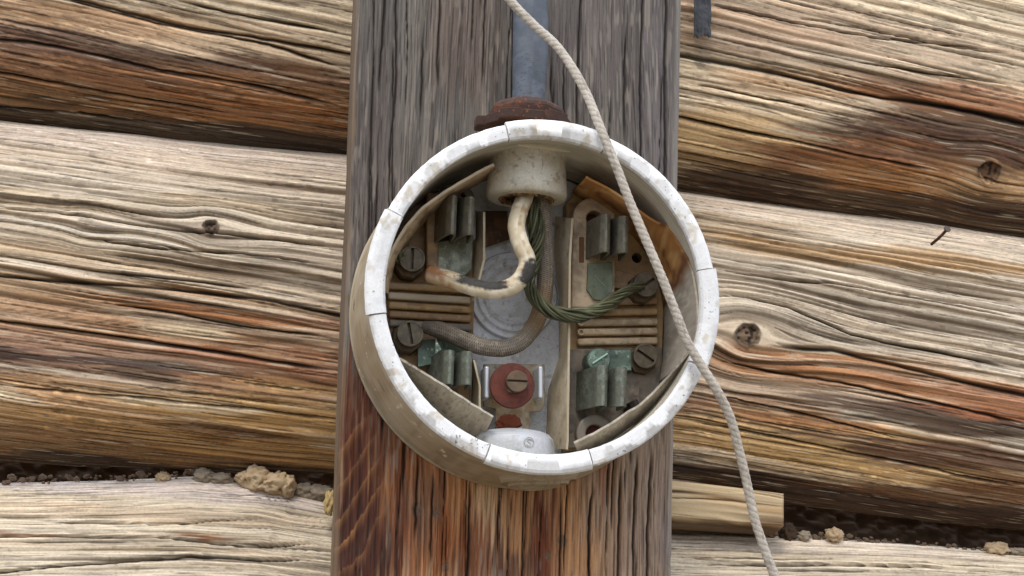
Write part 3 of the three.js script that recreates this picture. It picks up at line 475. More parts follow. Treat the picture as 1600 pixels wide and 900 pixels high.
const rightBlock = (() => {
  const s = holeIn(shapeP([[886, 318], [905, 296], [950, 306], [985, 335], [1012, 372], [1030, 420], [1036, 480], [1032, 600], [1000, 655], [950, 697], [884, 704]], 0.016), 995, 403, 0.016, 0.0027);
  const m = tag(mesh('terminal_block', extr(s, 0.0098, 0.0063), tanM, box), 'right tan moulded terminal block');
  [[470, 0], [487, 0], [503, 1], [518, 1], [533, 1]].forEach(([y, k], i) => mesh('rib', bar(903, y + 1, 1029, y - 1, 0.0205, 0.0038, 0.0055), k ? holderM : tanM, m));
  for (const y of [504, 519]) { const h = P(908, y, 0.0215); mesh('rib_eye', new THREE.TorusGeometry(0.0013, 0.0005, 8, 20).translate(h.x, h.y, 0.0214), holderM, m); }
  mesh('hole_shade', spot(new THREE.CylinderGeometry(0.0027, 0.0027, 0.0002, 20).rotateX(Math.PI / 2), 995, 403, 0.0066), std('#120d09', 0.9), m);  // black disc at the bottom paints this hole's shade
  mesh('lower_shelf', extr(shapeP([[890, 548], [1030, 545], [1028, 605], [1000, 650], [950, 692], [888, 700]], 0.0165), 0.0028, 0.0162), dustM, m);
  // capsule-shaped holder with a round eye at its top
  const c = P(929, 342, 0.027), lo = P(929, 480, 0.027), R = 0.0103, hs = new THREE.Shape([...ringAt(0, 180, R, 20, c), new THREE.Vector2(c.x - R, lo.y), new THREE.Vector2(c.x + R, lo.y)]), eye = new THREE.Path(); eye.absarc(c.x, c.y, 0.0052, 0, Math.PI * 2, true); hs.holes.push(eye);
  mesh('post_holder', extr(hs, 0.011, 0.0162, 0.001), holderM, m);
  mesh('eye_plug', new THREE.CylinderGeometry(0.0052, 0.0052, 0.001, 24).rotateX(Math.PI / 2).translate(c.x, c.y, 0.019), std('#54301c', 0.8), m);
  const slot = bar(909, 370, 909, 410, 0.0276, 0.0026, 0.001, 0.0004); mesh('slot', slot, std('#6d4b33', 0.8), m);
  const k = P(930, 678, 0.024), rs = new THREE.Shape(); rs.absarc(k.x, k.y, 0.0088, 0, Math.PI * 2); const kh = new THREE.Path(); kh.absarc(k.x, k.y, 0.0055, 0, Math.PI * 2, true); rs.holes.push(kh);
  mesh('post_holder', extr(rs, 0.006, 0.018, 0.0008, 24), std('#857c71', 0.45), m);
  mesh('eye_plug', new THREE.CylinderGeometry(0.0055, 0.0055, 0.001, 24).rotateX(Math.PI / 2).translate(k.x, k.y, 0.0195), std('#4a2018', 0.8), m);
  return m;
})();
{
  const c = P(714, 312, 0.026), hs = new THREE.Shape(); hs.absarc(c.x, c.y, 0.0085, 0, Math.PI * 2); const e = new THREE.Path(); e.absarc(c.x, c.y, 0.0058, 0, Math.PI * 2, true); hs.holes.push(e);
  mesh('post_holder', extr(hs, 0.008, 0.0175, 0.0008, 24), std('#56553f', 0.6), leftBlock);
}
// spring jaws: two bowed leaves each
const greenMap = mottle('#6f6b5d', [['#827e6e', 0.45, 0.7, 1, 0.7], ['#4d4a3a', 0.5, 0.8, 1.7, 0.6], ['#7c6f74', 0.55, 0.8, 1.3, 0.5], ['#87937f', 0.68, 0.82, 3, 0.4]], 1000, 9);
const greenM = new THREE.MeshStandardMaterial({ map: greenMap, roughness: 0.5, metalness: 0.3, side: THREE.DoubleSide });
const patinaMap = mottle('#818576', [['#aab2a4', 0.5, 0.75, 1.2, 0.7], ['#5c6650', 0.5, 0.8, 1.7, 0.6], ['#d0d8cc', 0.7, 0.82, 3, 0.6]], 1005, 9);
const patinaM = new THREE.MeshStandardMaterial({ map: patinaMap, roughness: 0.8, side: THREE.DoubleSide });
const tealMap = mottle('#647568', [['#86a394', 0.5, 0.75, 1.2, 0.7], ['#464e44', 0.48, 0.72, 1.7, 0.7], ['#b4c7bb', 0.7, 0.8, 3, 0.6]], 1010, 9), tealM = new THREE.MeshStandardMaterial({ map: tealMap, roughness: 0.75, side: THREE.DoubleSide });
const tealJawMap = mottle('#6d6f63', [['#80897d', 0.45, 0.7, 1, 0.7], ['#4a5145', 0.5, 0.8, 1.7, 0.6], ['#879c8e', 0.66, 0.82, 2, 0.6]], 1015, 9), tealJawM = new THREE.MeshStandardMaterial({ map: tealJawMap, roughness: 0.55, metalness: 0.2, side: THREE.DoubleSide });
function ribbon(pts, th, h, taperB = 0) {                            // a bent strip: (x, z) path, th thick, h high along y
  const c = new THREE.CatmullRomCurve3(pts.map(([x, z]) => new THREE.Vector3(x, 0, z)), false, 'centripetal'), n = 40, A = [], B = [];
  for (let i = 0; i <= n; i++) { const p = c.getPoint(i / n), t = c.getTangent(i / n); A.push(new THREE.Vector2(p.x + t.z * th / 2, -(p.z - t.x * th / 2))); B.push(new THREE.Vector2(p.x - t.z * th / 2, -(p.z + t.x * th / 2))); }
  const g = new THREE.ExtrudeGeometry(new THREE.Shape([...A, ...B.reverse()]), { depth: h, bevelEnabled: true, bevelSize: 0.00012, bevelThickness: 0.0002, bevelSegments: 1, curveSegments: 4 });
  return boxUV(toCreasedNormals(g.rotateX(-Math.PI / 2).translate(0, -h / 2, 0), 0.7), 0.03);
}
function jaw(px, y0, y1, label, mat, w = 1, back = 0.014, front = 0.047) {   // px: the blade gap between the leaves at the front
  const a = P(px, y0, front), b = P(px, y1, front), h = a.y - b.y, D = front - back, g = new THREE.Group(); g.name = numbered('contact_jaw'); g.userData.label = label; box.add(g);
  const k = w * 0.001;
  const Lf = ribbon([[-11.4 * k, 0], [-9.0 * k, D * 0.4], [-6.6 * k, D * 0.78], [-5.0 * k, D * 0.95], [-3.3 * k, D], [-1.7 * k, D * 0.95], [-1.0 * k, D * 0.83], [-0.9 * k, D * 0.4]], 0.0011, h);
  const Rf = ribbon([[-0.3 * k, D * 0.1], [0.5 * k, D * 0.42], [2.0 * k, D * 0.74], [4.2 * k, D * 0.93], [6.4 * k, D], [8.0 * k, D * 0.97], [8.7 * k, D * 0.86], [8.8 * k, D * 0.4]], 0.0011, h * 0.98);
  for (const l of [Lf, Rf]) mesh('spring_leaf', l.translate((a.x + b.x) / 2, (a.y + b.y) / 2, back), mat, g);
  return g;
}
const tab = (pts, z, d, m, parent, tilt = 0) => mesh('contact_tab', extr(shapeP(pts, z), d, z - d, 0.0003), m, parent);
{
  const lt = jaw(716, 306, 366, 'upper left green tarnished contact jaw', greenM, 0.88);
  tab([[684, 378], [738, 372], [736, 420], [722, 434], [690, 432], [684, 415]], 0.0235, 0.002, patinaM, lt);
  const rt = jaw(957, 336, 394, 'upper right green tarnished contact jaw', greenM, 0.95);
  tab([[920, 412], [956, 410], [957, 446], [953, 461], [943, 469], [928, 467], [918, 452]], 0.029, 0.003, new THREE.MeshStandardMaterial({ map: mottle('#666e59', [['#7a836d', 0.45, 0.7, 1, 0.7], ['#50583f', 0.5, 0.8, 2, 0.5]], 1020, 9), roughness: 0.6, side: THREE.DoubleSide }), rt);
  mesh('scratch', bar(929, 430, 949, 451, 0.0294, 0.0004, 0.0008, 0.0002), std('#8f977f', 0.5), rt);
  tab([[955, 420], [1004, 432], [1000, 452], [955, 448]], 0.022, 0.003, bakM, rt);
  const lb = jaw(712, 548, 600, 'lower left teal green contact jaw', tealJawM, 0.9);
  tab([[654, 532], [722, 528], [722, 560], [654, 572]], 0.024, 0.003, tealM, lb);
  mesh('corner_flake', extr(shapeP([[681, 530], [689, 546], [680, 552]], 0.0425), 0.0008, 0.042, 0.0002), tealM, lb);
  const rb = jaw(953, 572, 634, 'lower right teal green contact jaw', tealJawM, 0.98);
  tab([[945, 548], [985, 548], [986, 578], [945, 578]], 0.024, 0.003, tealM, rb);
  const p = P(936, 562, 0.033); mesh('stud', boxUV(lathe([[0, 0.0035], [0.0052, 0.0035], [0.006, 0.0028], [0.0062, -0.008]], 32).rotateX(Math.PI / 2).translate(p.x, p.y, 0.0295), 0.03), tealM, rb);
  mesh('scratch', bar(926, 568, 950, 552, 0.0338, 0.0009, 0.001, 0.0003), std('#9dc2b2', 0.7), rb);
  // small dark clip beside the lower right jaw
  mesh('clip', ribbon([[-0.003, 0], [-0.002, 0.008], [0.001, 0.011], [0.003, 0.008], [0.0035, 0]], 0.001, 0.008).rotateZ(0.5).translate(P(990, 640, 0.024).x, P(990, 640, 0.024).y, 0.018), std('#3d3a36', 0.5, { metalness: 0.4 }), rb);
}
// terminal screws: slotted head in a lug
const brassMap = mottle('#5a5040', [['#70644f', 0.45, 0.7, 1, 0.7], ['#3d362a', 0.5, 0.8, 2, 0.5]], 1030, 12), brassM = new THREE.MeshStandardMaterial({ map: brassMap, roughness: 0.5, metalness: 0.35, side: THREE.DoubleSide });
const lugM = new THREE.MeshStandardMaterial({ map: mottle('#54442f', [['#6d583b', 0.45, 0.7, 1, 0.7], ['#332a1e', 0.5, 0.8, 2, 0.5]], 1035, 9), roughness: 0.6, metalness: 0.2, side: THREE.DoubleSide });
function slotted(r, h, slotAngle, slotW = 0.0017) {                  // geometry of a slotted screw head, its back at z = 0
  const parts = [boxUV(lathe([[0, h * 0.5], [r * 0.98, h * 0.5], [r, h * 0.4], [r * 0.98, 0], [0, 0]], 40).rotateX(Math.PI / 2), 0.03)];
  const q = Math.asin(slotW / 2 / (r * 0.84));
  for (const k of [0, Math.PI]) { const s = new THREE.Shape(); s.absarc(0, 0, r * 0.84, k + q, k + Math.PI - q); parts.push(extr(s, h * 0.62, h * 0.4, 0.0002, 24)); }
  const rg = new THREE.Shape(); rg.absarc(0, 0, r, 0, Math.PI * 2); const hl = new THREE.Path(); hl.absarc(0, 0, r * 0.88, 0, Math.PI * 2, true); rg.holes.push(hl);
  parts.push(extr(rg, h * 0.66, h * 0.4, 0.00025, 32));
  return mergeGeometries(parts.map((g) => { g = g.index ? g.toNonIndexed() : g; return g; })).rotateZ(slotAngle);
}
function screw(px, py, r, ang, z, label, tint = brassM, lug = true) {
  const g = new THREE.Group(); g.name = numbered('terminal_screw'); g.userData.label = label; box.add(g);
  const p = P(px, py, z);
  mesh('screw_head', slotted(r, 0.005, ang).translate(p.x, p.y, z - 0.005), tint, g);
  if (lug) mesh('lug', boxUV(lathe([[0, 0.0], [r * 1.15, 0], [r * 1.25, -0.001], [r * 1.28, -0.012]], 8).rotateX(Math.PI / 2).rotateZ(0.3).translate(p.x - 0.0006, p.y - 0.0012, z - 0.0046), 0.03), lugM, g);
}
screw(644, 404, 0.0063, rad(90), 0.031, 'upper left terminal screw');
screw(641, 521, 0.0063, rad(102), 0.031, 'lower left terminal screw');
screw(1010, 444, 0.0062, rad(38), 0.031, 'upper right terminal screw');
screw(1009, 556, 0.0061, rad(-32), 0.028, 'lower right terminal screw');
// barrier strips, standing on edge
function strip(Lp, Rp, zl, zr, th) {                                 // left and right outlines, from the top down, at their own depths
  const k = 60, at = (pts, t, z) => { const y = lerp(pts[0][1], pts[pts.length - 1][1], t); return P(poly(pts.map(([a, b]) => [b, a]), y), y, z + 0.0006 * (vn(t * 30, z * 900, 1050) - 0.5)); };
  const prof = [0, 1, 1, 0];
  const n = new THREE.Vector3(0.97, 0, -0.2).normalize().multiplyScalar(th);
  return toCreasedNormals(sheet(4, k, (u, v) => { const i = Math.round(u * 4) % 4, p = prof[i] ? at(Rp, v, zr) : at(Lp, v, zl); if (i > 1) p.add(n); return p; }), 0.6);
}
const fibreMap = mottle('#b5a68c', [['#c9bda6', 0.45, 0.7, 1, 0.6], ['#8f7c5f', 0.55, 0.8, 1.6, 0.5], ['#736450', 0.74, 0.84, 9, 0.5]], 1055, 8), fibreM = new THREE.MeshStandardMaterial({ map: fibreMap, roughness: 0.85, side: THREE.DoubleSide });
tag(mesh('barrier', strip([[743, 330], [743, 372], [737, 380], [734, 470]], [[755, 331], [755, 405], [740, 466], [736, 470]], 0.012, 0.036, 0.0011), fibreM, box), 'left upper barrier strip');
mesh('barrier', strip([[738, 560], [736, 640]], [[739, 562], [748, 602], [748, 650]], 0.012, 0.034, 0.0011), fibreM, box);
tag(mesh('barrier', strip([[868, 338], [865, 400], [874, 470], [873, 560], [856, 610], [852, 700]], [[893, 341], [889, 400], [887, 560], [885, 690], [884, 702]], 0.010, 0.038, 0.0012), fibreM, box), 'long right barrier strip');
mesh('spacer_plate', extr(shapeP([[756, 330], [792, 330], [795, 372], [758, 384]], 0.012), 0.003, 0.0085, 0.0004), new THREE.MeshStandardMaterial({ map: mottle('#4c3424', [['#6a4a30', 0.45, 0.7, 1, 0.7], ['#7d6b58', 0.6, 0.8, 2, 0.5]], 1058, 9), roughness: 0.85 }), box);
// fibre liners that have come away from the wall
function liner(front, back, zf, zb, th, col, name, label) {
  const curve = (pts, z) => new THREE.CatmullRomCurve3(pts.map(([x, y, zz]) => P(x, y, zz ?? z)), false, 'centripetal'), A = curve(front, zf), B = curve(back, zb), nu = 120, nv = 14, nrm = new THREE.Vector3(), tA = new THREE.Vector3();
  const a = A.getPoints(nu), b = B.getPoints(nu);
  const sideAt = (u, v, s) => { const i = Math.round(u * nu), p = a[i].clone().lerp(b[i], v); tA.copy(a[Math.min(nu, i + 1)]).sub(a[Math.max(0, i - 1)]); nrm.copy(b[i]).sub(a[i]).cross(tA).normalize(); p.z += v < 0.2 ? 0.0012 * (fb(u * 26, 3, 1061) - 0.5) : 0; return p.addScaledVector(nrm, s * th / 2 + 0.0012 * (fb(u * 7, v * 2, 1063) - 0.5)); };
  const V = (v) => v < 0.5 ? [1 - v * 2, 1] : [v * 2 - 1, -1];      // around: back to front on one face, front to back on the other
  const g = sheet(nu, nv * 2 + 1, (u, v) => { const j = Math.round(v * (nv * 2 + 1)), k = j <= nv ? [1 - j / nv, 1] : [(j - nv - 1) / nv, -1]; return sideAt(u, k[0], k[1]); }, (u, v) => { const j = Math.round(v * (nv * 2 + 1)); return col(u, j <= nv ? 1 - j / nv : (j - nv - 1) / nv, j <= nv); });
  return tag(mesh(name, toCreasedNormals(g, 0.7), vmat(0.88), box), label);
}
const greyFibre = (u, v) => { const c = lin('#aea496'); mix3(c, lin('#8b8172'), 0.7 * ss(0.35, 0.75, fb(u * 18, v * 3, 1071))); mix3(c, lin('#c9c0b1'), 0.6 * ss(0.6, 0.8, fb(u * 40, v * 9, 1073))); mul3(c, 0.86 + 0.28 * vn(u * 130, v * 40, 1075)); return c; };
liner([[772, 257], [735, 276], [690, 303], [655, 330], [630, 362], [611, 395], [602, 425], [598, 455]], [[772, 275], [738, 292], [696, 318], [664, 345], [640, 375], [620, 405], [610, 432], [606, 460]], 0.058, 0.02, 0.0012, (u, v) => { const c = lin('#b79f80'); mix3(c, lin('#8e7657'), ss(0.4, 0.7, fb(u * 20, v * 3, 1077))); if (v < 0.1) mix3(c, lin('#d8cab2'), 0.6); return c; }, 'insulating_liner', 'curled tan fibre liner along the upper left wall');
liner([[605, 548, 0.063], [650, 575], [700, 606], [740, 632], [771, 651]], [[606, 566], [640, 600], [680, 640], [718, 672], [752, 692]], 0.056, 0.03, 0.0011, (u, v) => { const c = greyFibre(u, v); mix3(c, lin('#b9b0a2'), 0.3); if (vn(u * 60, v * 24, 1079) > 0.82) mul3(c, 0.6); return c; }, 'insulating_liner', 'flat grey speckled fibre liner along the lower left wall');
const rustFibre = (u, v) => { const c = greyFibre(u, v); const e = u + 0.12 * (fb(v * 3, u * 12, 1081) - 0.5); const o = 1 - ss(0.60, 0.70, e);
  const w = lin('#a87440'); mix3(w, lin('#c79a62'), ss(0.4, 0.7, fb(u * 22, v * 3, 1083))); mix3(w, lin('#6b3d16'), 0.8 * ss(0.55, 0.75, fb(u * 14, v * 4, 1085))); mix3(c, w, o); mix3(c, lin('#5e2f12'), 0.85 * Math.exp(-(((e - 0.63) / 0.035) ** 2))); mul3(c, 1 - 0.3 * ss(0.6, 1, v)); return c; };
liner([[916, 276], [940, 288], [972, 308], [1000, 330], [1022, 345], [1043, 354, 0.0545], [1061, 380, 0.059], [1076, 408, 0.064], [1086, 440, 0.0675], [1090, 480, 0.0695], [1090, 512, 0.0695], [1081, 549, 0.0695]], [[893, 300], [920, 315], [950, 335], [985, 365], [1010, 395], [1024, 425], [1034, 455], [1038, 480], [1039, 505], [1038, 535], [1036, 565], [1030, 600]], 0.056, 0.017, 0.0012, rustFibre, 'insulating_liner', 'torn fibre liner on the right wall, scorched orange above and grey below');
liner([[1082, 546, 0.070], [1060, 570, 0.063], [1036, 597, 0.058], [1006, 627], [976, 648], [945, 668], [922, 680], [897, 692]], [[1085, 560, 0.05], [1064, 590, 0.044], [1043, 616, 0.04], [1012, 645], [982, 668], [952, 688], [930, 700], [904, 711]], 0.0565, 0.036, 0.0011, greyFibre, 'insulating_liner', 'grey fibre liner peeling off the lower right wall');
// earth bracket with red washer
{
  const br = new THREE.Group(); br.name = numbered('earth_bracket'); br.userData.label = 'metal bracket with red fibre washer and slotted screw'; box.add(br);
  const brM = new THREE.MeshStandardMaterial({ map: mottle('#93866f', [['#bdbab2', 0.5, 0.7, 1, 0.6], ['#7d6340', 0.45, 0.7, 1.6, 0.7]], 1090, 9), roughness: 0.5, metalness: 0.3, side: THREE.DoubleSide });
  mesh('bracket_plate', extr(shapeP([[757, 570], [850, 570], [850, 632], [844, 642], [826, 642], [826, 690], [776, 690], [776, 638], [757, 634]], 0.02), 0.0025, 0.0175, 0.0004), brM, br);
  for (const x of [761, 845]) mesh('bracket_tab', bar(x, 572, x, 622, 0.0345, 0.0022, 0.014, 0.0009), std('#c6cad0', 0.35, { metalness: 0.4 }), br);
  const w = P(801, 602, 0.0385);
  const ws = lathe([[0.0035, 0], [0.0108, 0], [0.0112, 0.0006], [0.0112, 0.0022], [0.0107, 0.0028], [0.0035, 0.0028]], 48).rotateX(Math.PI / 2).translate(w.x, w.y, 0.0352);
  mesh('washer', boxUV(ws, 0.03), new THREE.MeshStandardMaterial({ map: mottle('#5a2414', [['#6a301c', 0.45, 0.7, 1, 0.6], ['#3d1b15', 0.5, 0.8, 1.6, 0.6]], 1095, 9), roughness: 0.7, side: THREE.DoubleSide }), br);
  const hp = P(809, 595, 0.044), hd = new THREE.MeshStandardMaterial({ map: mottle('#5c4c3b', [['#6e5c49', 0.45, 0.7, 1, 0.6], ['#64472f', 0.5, 0.8, 1.6, 0.6]], 1098, 9), roughness: 0.55, metalness: 0.25, side: THREE.DoubleSide });
  const R = 0.0053, hs = [boxUV(lathe([[0, 0.0034], [R, 0.0034], [R, 0], [0, 0]], 40).rotateX(Math.PI / 2), 0.03)], q = Math.asin(0.0008 / R);
  for (const k of [0, Math.PI]) { const s = new THREE.Shape(); s.absarc(0, 0, R - 0.0003, k + q, k + Math.PI - q); hs.push(extr(s, 0.002, 0.0032, 0.0003, 24)); }
  mesh('screw_head', mergeGeometries(hs.map((g) => g.index ? g.toNonIndexed() : g)).translate(hp.x, hp.y, 0.0378), hd, br);
  mesh('rust_spot', spot(lump(0.0045, 1.3, 0.8, 0.5, 1099, 4), 795, 661, 0.0205), std('#7c3f28', 0.9), br);
}

// ---------------------------------------------------------------- wires inside
const wpt = (a) => a.map(([x, y, z]) => P(x, y, z));
{
  const g = tube(wpt([[826, 285, 0.036], [819, 310, 0.041], [810, 335, 0.045], [807, 358, 0.048], [815, 385, 0.05], [824, 408, 0.05], [818, 430, 0.05], [800, 447, 0.049], [775, 454, 0.047], [745, 450, 0.044], [715, 441, 0.04], [690, 433, 0.036], [668, 427, 0.032]]), { seg: 260, rad: 32,
    r: (u, th) => 0.0043 * (1 + 0.05 * (fb(u * 26, th * 0.6, 1101) - 0.5) * 2 + 0.03 * (vn(u * 120, th * 2, 1104) - 0.5) + 0.05 * Math.exp(-(((u - 0.95) / 0.05) ** 2))),
    col: (u, th, n) => {
      const c = lin('#d2c3a6'); mix3(c, lin('#e4dac4'), ss(0.4, 0.7, fb(u * 30, th * 1.4, 1106))); mix3(c, lin('#a98556'), 0.7 * ss(0.55, 0.8, fb(u * 22, th, 1108)));
      const ragged = 0.03 * (fb(u * 70, th * 3, 1110) - 0.5) * 2, face = n.x * 0.2 + n.z * 0.7;
      const b1 = ss(0.43, 0.46, u + ragged) * (1 - ss(0.535, 0.555, u + ragged)) * ss(0.15, 0.45, n.x * 0.6 + n.z * 0.6 + ragged * 6), b2 = ss(0.585, 0.62, u + ragged) * (1 - ss(0.82, 0.87, u + ragged)) * ss(0.12, 0.3, n.y * 0.9 + n.z * 0.35 + ragged * 4);
      mix3(c, lin('#1f2226'), 0.95 * Math.max(b1, b2)); if (Math.max(b1, b2) > 0.4) mul3(c, 0.75 + 0.5 * vn(u * 200, th * 6, 1112));
      const e = ss(0.84, 0.92, u + ragged * 1.6 - 0.05 * n.y); mix3(c, lin('#9a6232'), 0.9 * e * ss(-0.4, 0.5, n.y + 0.3 + ragged * 8)); mix3(c, lin('#b98b50'), 0.6 * e * ss(0, 0.8, -n.y)); if (u > 0.985) mix3(c, lin('#5a2f1c'), 0.8);
      return c;
    } });
  tag(mesh('insulated_wire', g, vmat(0.8), scene), 'cream insulated wire with charred black patches curving to the upper left screw', 'wire');
}
{
  const g = tube(wpt([[845, 290, 0.034], [846, 320, 0.034], [849, 360, 0.032], [852, 400, 0.03], [852, 440, 0.027], [847, 475, 0.025], [834, 510, 0.025], [812, 535, 0.027], [785, 544, 0.03], [752, 541, 0.032], [720, 530, 0.033], [690, 517, 0.032], [660, 510, 0.029]]), { seg: 1100, rad: 64,
    r: (u, th) => { const k = 205, a = Math.sin(u * k * 6.283 * 0.62 + th * 8), b = Math.sin(u * k * 6.283 * 0.62 - th * 8); return 0.0042 * (1 + 0.035 * Math.max(a, b)) * (1 + 0.04 * (fb(u * 12, th, 1121) - 0.5)) * (u > 0.94 ? 1 - (u - 0.94) * 6 : 1); },
    col: (u, th) => { const k = 205, a = Math.sin(u * k * 6.283 * 0.62 + th * 8), b = Math.sin(u * k * 6.283 * 0.62 - th * 8), m = ss(-0.4, 0.8, Math.max(a, b)); const c = lin('#5b5348'); mix3(c, lin('#91877a'), m * (0.55 + 0.5 * vn(u * 60, th * 2, 1123))); mix3(c, lin('#b5a68c'), 0.5 * ss(0.62, 0.8, fb(u * 90, th * 3, 1125))); mix3(c, lin('#97703f'), 0.45 * (ss(0.3, 0.45, u) - ss(0.5, 0.6, u))); mix3(c, lin('#3b332b'), 0.75 * ss(0.78, 0.95, u + 0.2 * (fb(u * 20, th, 1127) - 0.5))); return c; } });
  tag(mesh('braided_wire', g, vmat(0.92), scene), 'brown cloth braided wire looping from the hub down to the lower left screw', 'wire');
}
function bundle(pts, n, R, r, turns, sd, seg = 200) {                // strands twisted round one another
  const cv = new THREE.CatmullRomCurve3(pts, false, 'centripetal'), N = new THREE.Vector3(), B = new THREE.Vector3(), out = [];
  const fr = cv.computeFrenetFrames(seg, false);
  for (let k = 0; k < n; k++) {
    const ring = k < n * 0.65 ? 1 : 0.45, q = k / (n * (ring === 1 ? 0.65 : 0.35)) * 6.283, path = [];
    for (let i = 0; i <= seg; i += 2) {
      const u = i / seg, a = q + turns * 6.283 * u + 0.9 * (vn(u * 9, k, sd) - 0.5), T = fr.tangents[i]; N.set(0, 0, 1).addScaledVector(T, -T.z).normalize(); B.crossVectors(T, N);
      const e = R(u) * ring * (0.85 + 0.35 * vn(u * 12, k, sd + 1));
      path.push(cv.getPointAt(u).addScaledVector(N, Math.cos(a) * e).addScaledVector(B, Math.sin(a) * e));
    }
    const tone = vn(k * 1.7, 3, sd + 3);
    out.push(tube(path, { seg, rad: 8, r: () => r, col: (u, th) => { const c = lin('#45452f'); mix3(c, lin('#6a6b50'), tone); mix3(c, lin('#8a9478'), 0.7 * ss(0.6, 0.85, fb(u * 24, th * 0.5 + k, sd + 5))); mix3(c, lin('#2c2a20'), 0.6 * ss(0.6, 0.8, fb(u * 17, k * 3, sd + 7))); return c; } }));
  }
  return mergeGeometries(out);
}
{
  const m = mesh('stranded_wire', bundle(wpt([[833, 292, 0.037], [830, 318, 0.037], [836, 345, 0.038], [838, 378, 0.037], [830, 412, 0.034], [826, 440, 0.034], [838, 468, 0.038], [860, 486, 0.041], [890, 493, 0.042], [925, 488, 0.041], [955, 472, 0.038], [980, 455, 0.034], [1004, 446, 0.03]]), 24, (u) => 0.0027 * (0.55 + 0.45 * ss(0, 0.12, u)) * (1 - 0.35 * ss(0.8, 1, u)) * (u < 0.35 ? 1.25 : 1), 0.00066, 2.3, 1140, 220), vmat(0.6, { metalness: 0.25 }), scene);
  tag(m, 'bare twisted green stranded wire running to the upper right screw', 'wire');
  const s = mesh('stranded_wire', bundle(wpt([[604, 396, 0.03], [616, 400, 0.03], [630, 403, 0.029]]), 8, () => 0.0021, 0.0009, 0.6, 1150, 40), vmat(0.6, { metalness: 0.25 }), scene);
  tag(s, 'short stub of bare green strands left of the upper left screw', 'wire');
}

// ---------------------------------------------------------------- cable, its rusty connector, rope, tape, nail
{
  const m = tube(wpt([[829, -70, 0.024], [829, 0, 0.026], [829, 60, 0.028], [828, 110, 0.031], [826, 150, 0.034], [825, 185, 0.036]]), { seg: 220, rad: 56, flat: 0.95,
    r: (u, th, l) => { const wv = (l / 0.021 + th / 6.283) % 1; return 0.0091 * (1 + 0.014 * (wv < 0.06 ? wv / 0.06 : 1 - 0.6 * wv) + 0.02 * (fb(u * 10, th, 1161) - 0.5) + 0.035 * ss(0.72, 0.9, u) * (fb(u * 60, th * 3, 1163) - 0.5)) * (1 - 0.08 * ss(0.6, 0.85, u)); },
    col: (u, th) => { const c = lin('#4c535d'); mix3(c, lin('#5a616b'), ss(0.4, 0.75, fb(u * 18, th * 1.3, 1165))); mix3(c, lin('#42474f'), 0.7 * ss(0.5, 0.8, fb(u * 9, th, 1167))); const cr = Math.abs(fb(u * 36 + th * 0.8, th * 3 - u * 20, 1169) - 0.5); mix3(c, lin('#1d2026'), 0.9 * ss(0.55, 0.78, u) * (1 - ss(0, 0.022, cr))); mul3(c, 0.92 + 0.16 * vn(u * 120, th * 12, 1171)); return c; } });
  tag(mesh('taped_cable', m, vmat(0.62), scene), 'thick cable wrapped in grey blue tape coming down the post', 'cable');
  const f = thing('cable_connector', 'rusty brown hexagonal cable connector where the cable enters the meter box', 'connector'), p = P(822, 182, 0.037);
  const rustMap = mottle('#3d2a22', [['#6b3e26', 0.55, 0.76, 1, 0.6], ['#362322', 0.5, 0.8, 1.6, 0.7], ['#8f5230', 0.68, 0.8, 3, 0.6]], 1180, 9), rustM = new THREE.MeshStandardMaterial({ map: rustMap, roughness: 0.9, side: THREE.DoubleSide });
  const nut = toCreasedNormals(lathe([[0.0095, 0.0088], [0.0125, 0.009], [0.0150, 0.0080], [0.0188, 0.0052], [0.0196, 0.0036], [0.0196, -0.006]], 8).toNonIndexed(), 0.4).rotateY(rad(22.5)).translate(p.x, p.y - 0.002, 0.037);
  mesh('nut', boxUV(nut, 0.04), rustM, f);
  const fl = new THREE.Shape(); for (let i = 0; i <= 96; i++) { const a = i / 96 * 6.283, r = Math.cos(a * 6) > 0.2 ? 0.0256 : 0.0222; fl[i ? 'lineTo' : 'moveTo'](Math.cos(a) * r, Math.sin(a) * r); }
  mesh('locknut', boxUV(new THREE.ExtrudeGeometry(fl, { depth: 0.004, bevelEnabled: true, bevelSize: 0.0006, bevelThickness: 0.0006, bevelSegments: 2 }).rotateX(-Math.PI / 2).translate(p.x, p.y - 0.0075, 0.037), 0.04), rustM, f);
}
{
  const pts = wpt([[780, -30, 0.052], [797, 0, 0.054], [835, 40, 0.058], [868, 70, 0.062], [893, 104, 0.067], [918, 150, 0.073], [940, 205, 0.080], [962, 258, 0.0825], [985, 318, 0.0825], [1008, 372, 0.083], [1032, 428, 0.083], [1055, 486, 0.082], [1072, 530, 0.0815], [1095, 570, 0.0805], [1118, 606, 0.080], [1140, 650, 0.077], [1154, 700, 0.073], [1167, 755, 0.070], [1179, 810, 0.068], [1196, 862, 0.067], [1212, 905, 0.066], [1226, 950, 0.066]]);
  const lay = (u, th, l) => th * 1.5 + l * 950, R = (u, th, l) => { const s = Math.abs(Math.cos(lay(u, th, l))); return 0.00225 * (0.9 + 0.11 * Math.sqrt(s) + 0.07 * (vn(u * 700, th * 2, 1191) - 0.5) + 0.09 * (fb(u * 40, 1, 1192) - 0.5)); };
  const g = tube(pts, { seg: 1100, rad: 24, r: R, col: (u, th, n, l) => { const s = Math.abs(Math.cos(lay(u, th, l))), c = lin('#978d80'); mix3(c, lin('#b9b0a4'), ss(0.05, 0.6, s)); mix3(c, lin('#cfc8bd'), 0.6 * ss(0.55, 0.8, fb(u * 120, th, 1193))); mix3(c, lin('#7d7264'), 0.6 * ss(0.58, 0.8, fb(u * 60, th, 1195))); mul3(c, 0.85 + 0.3 * vn(u * 1500, th * 4, 1197)); return c; } });
  tag(mesh('rope', g, vmat(0.95), scene), 'thin off white twisted cord hanging slantwise across the meter box', 'rope');
}
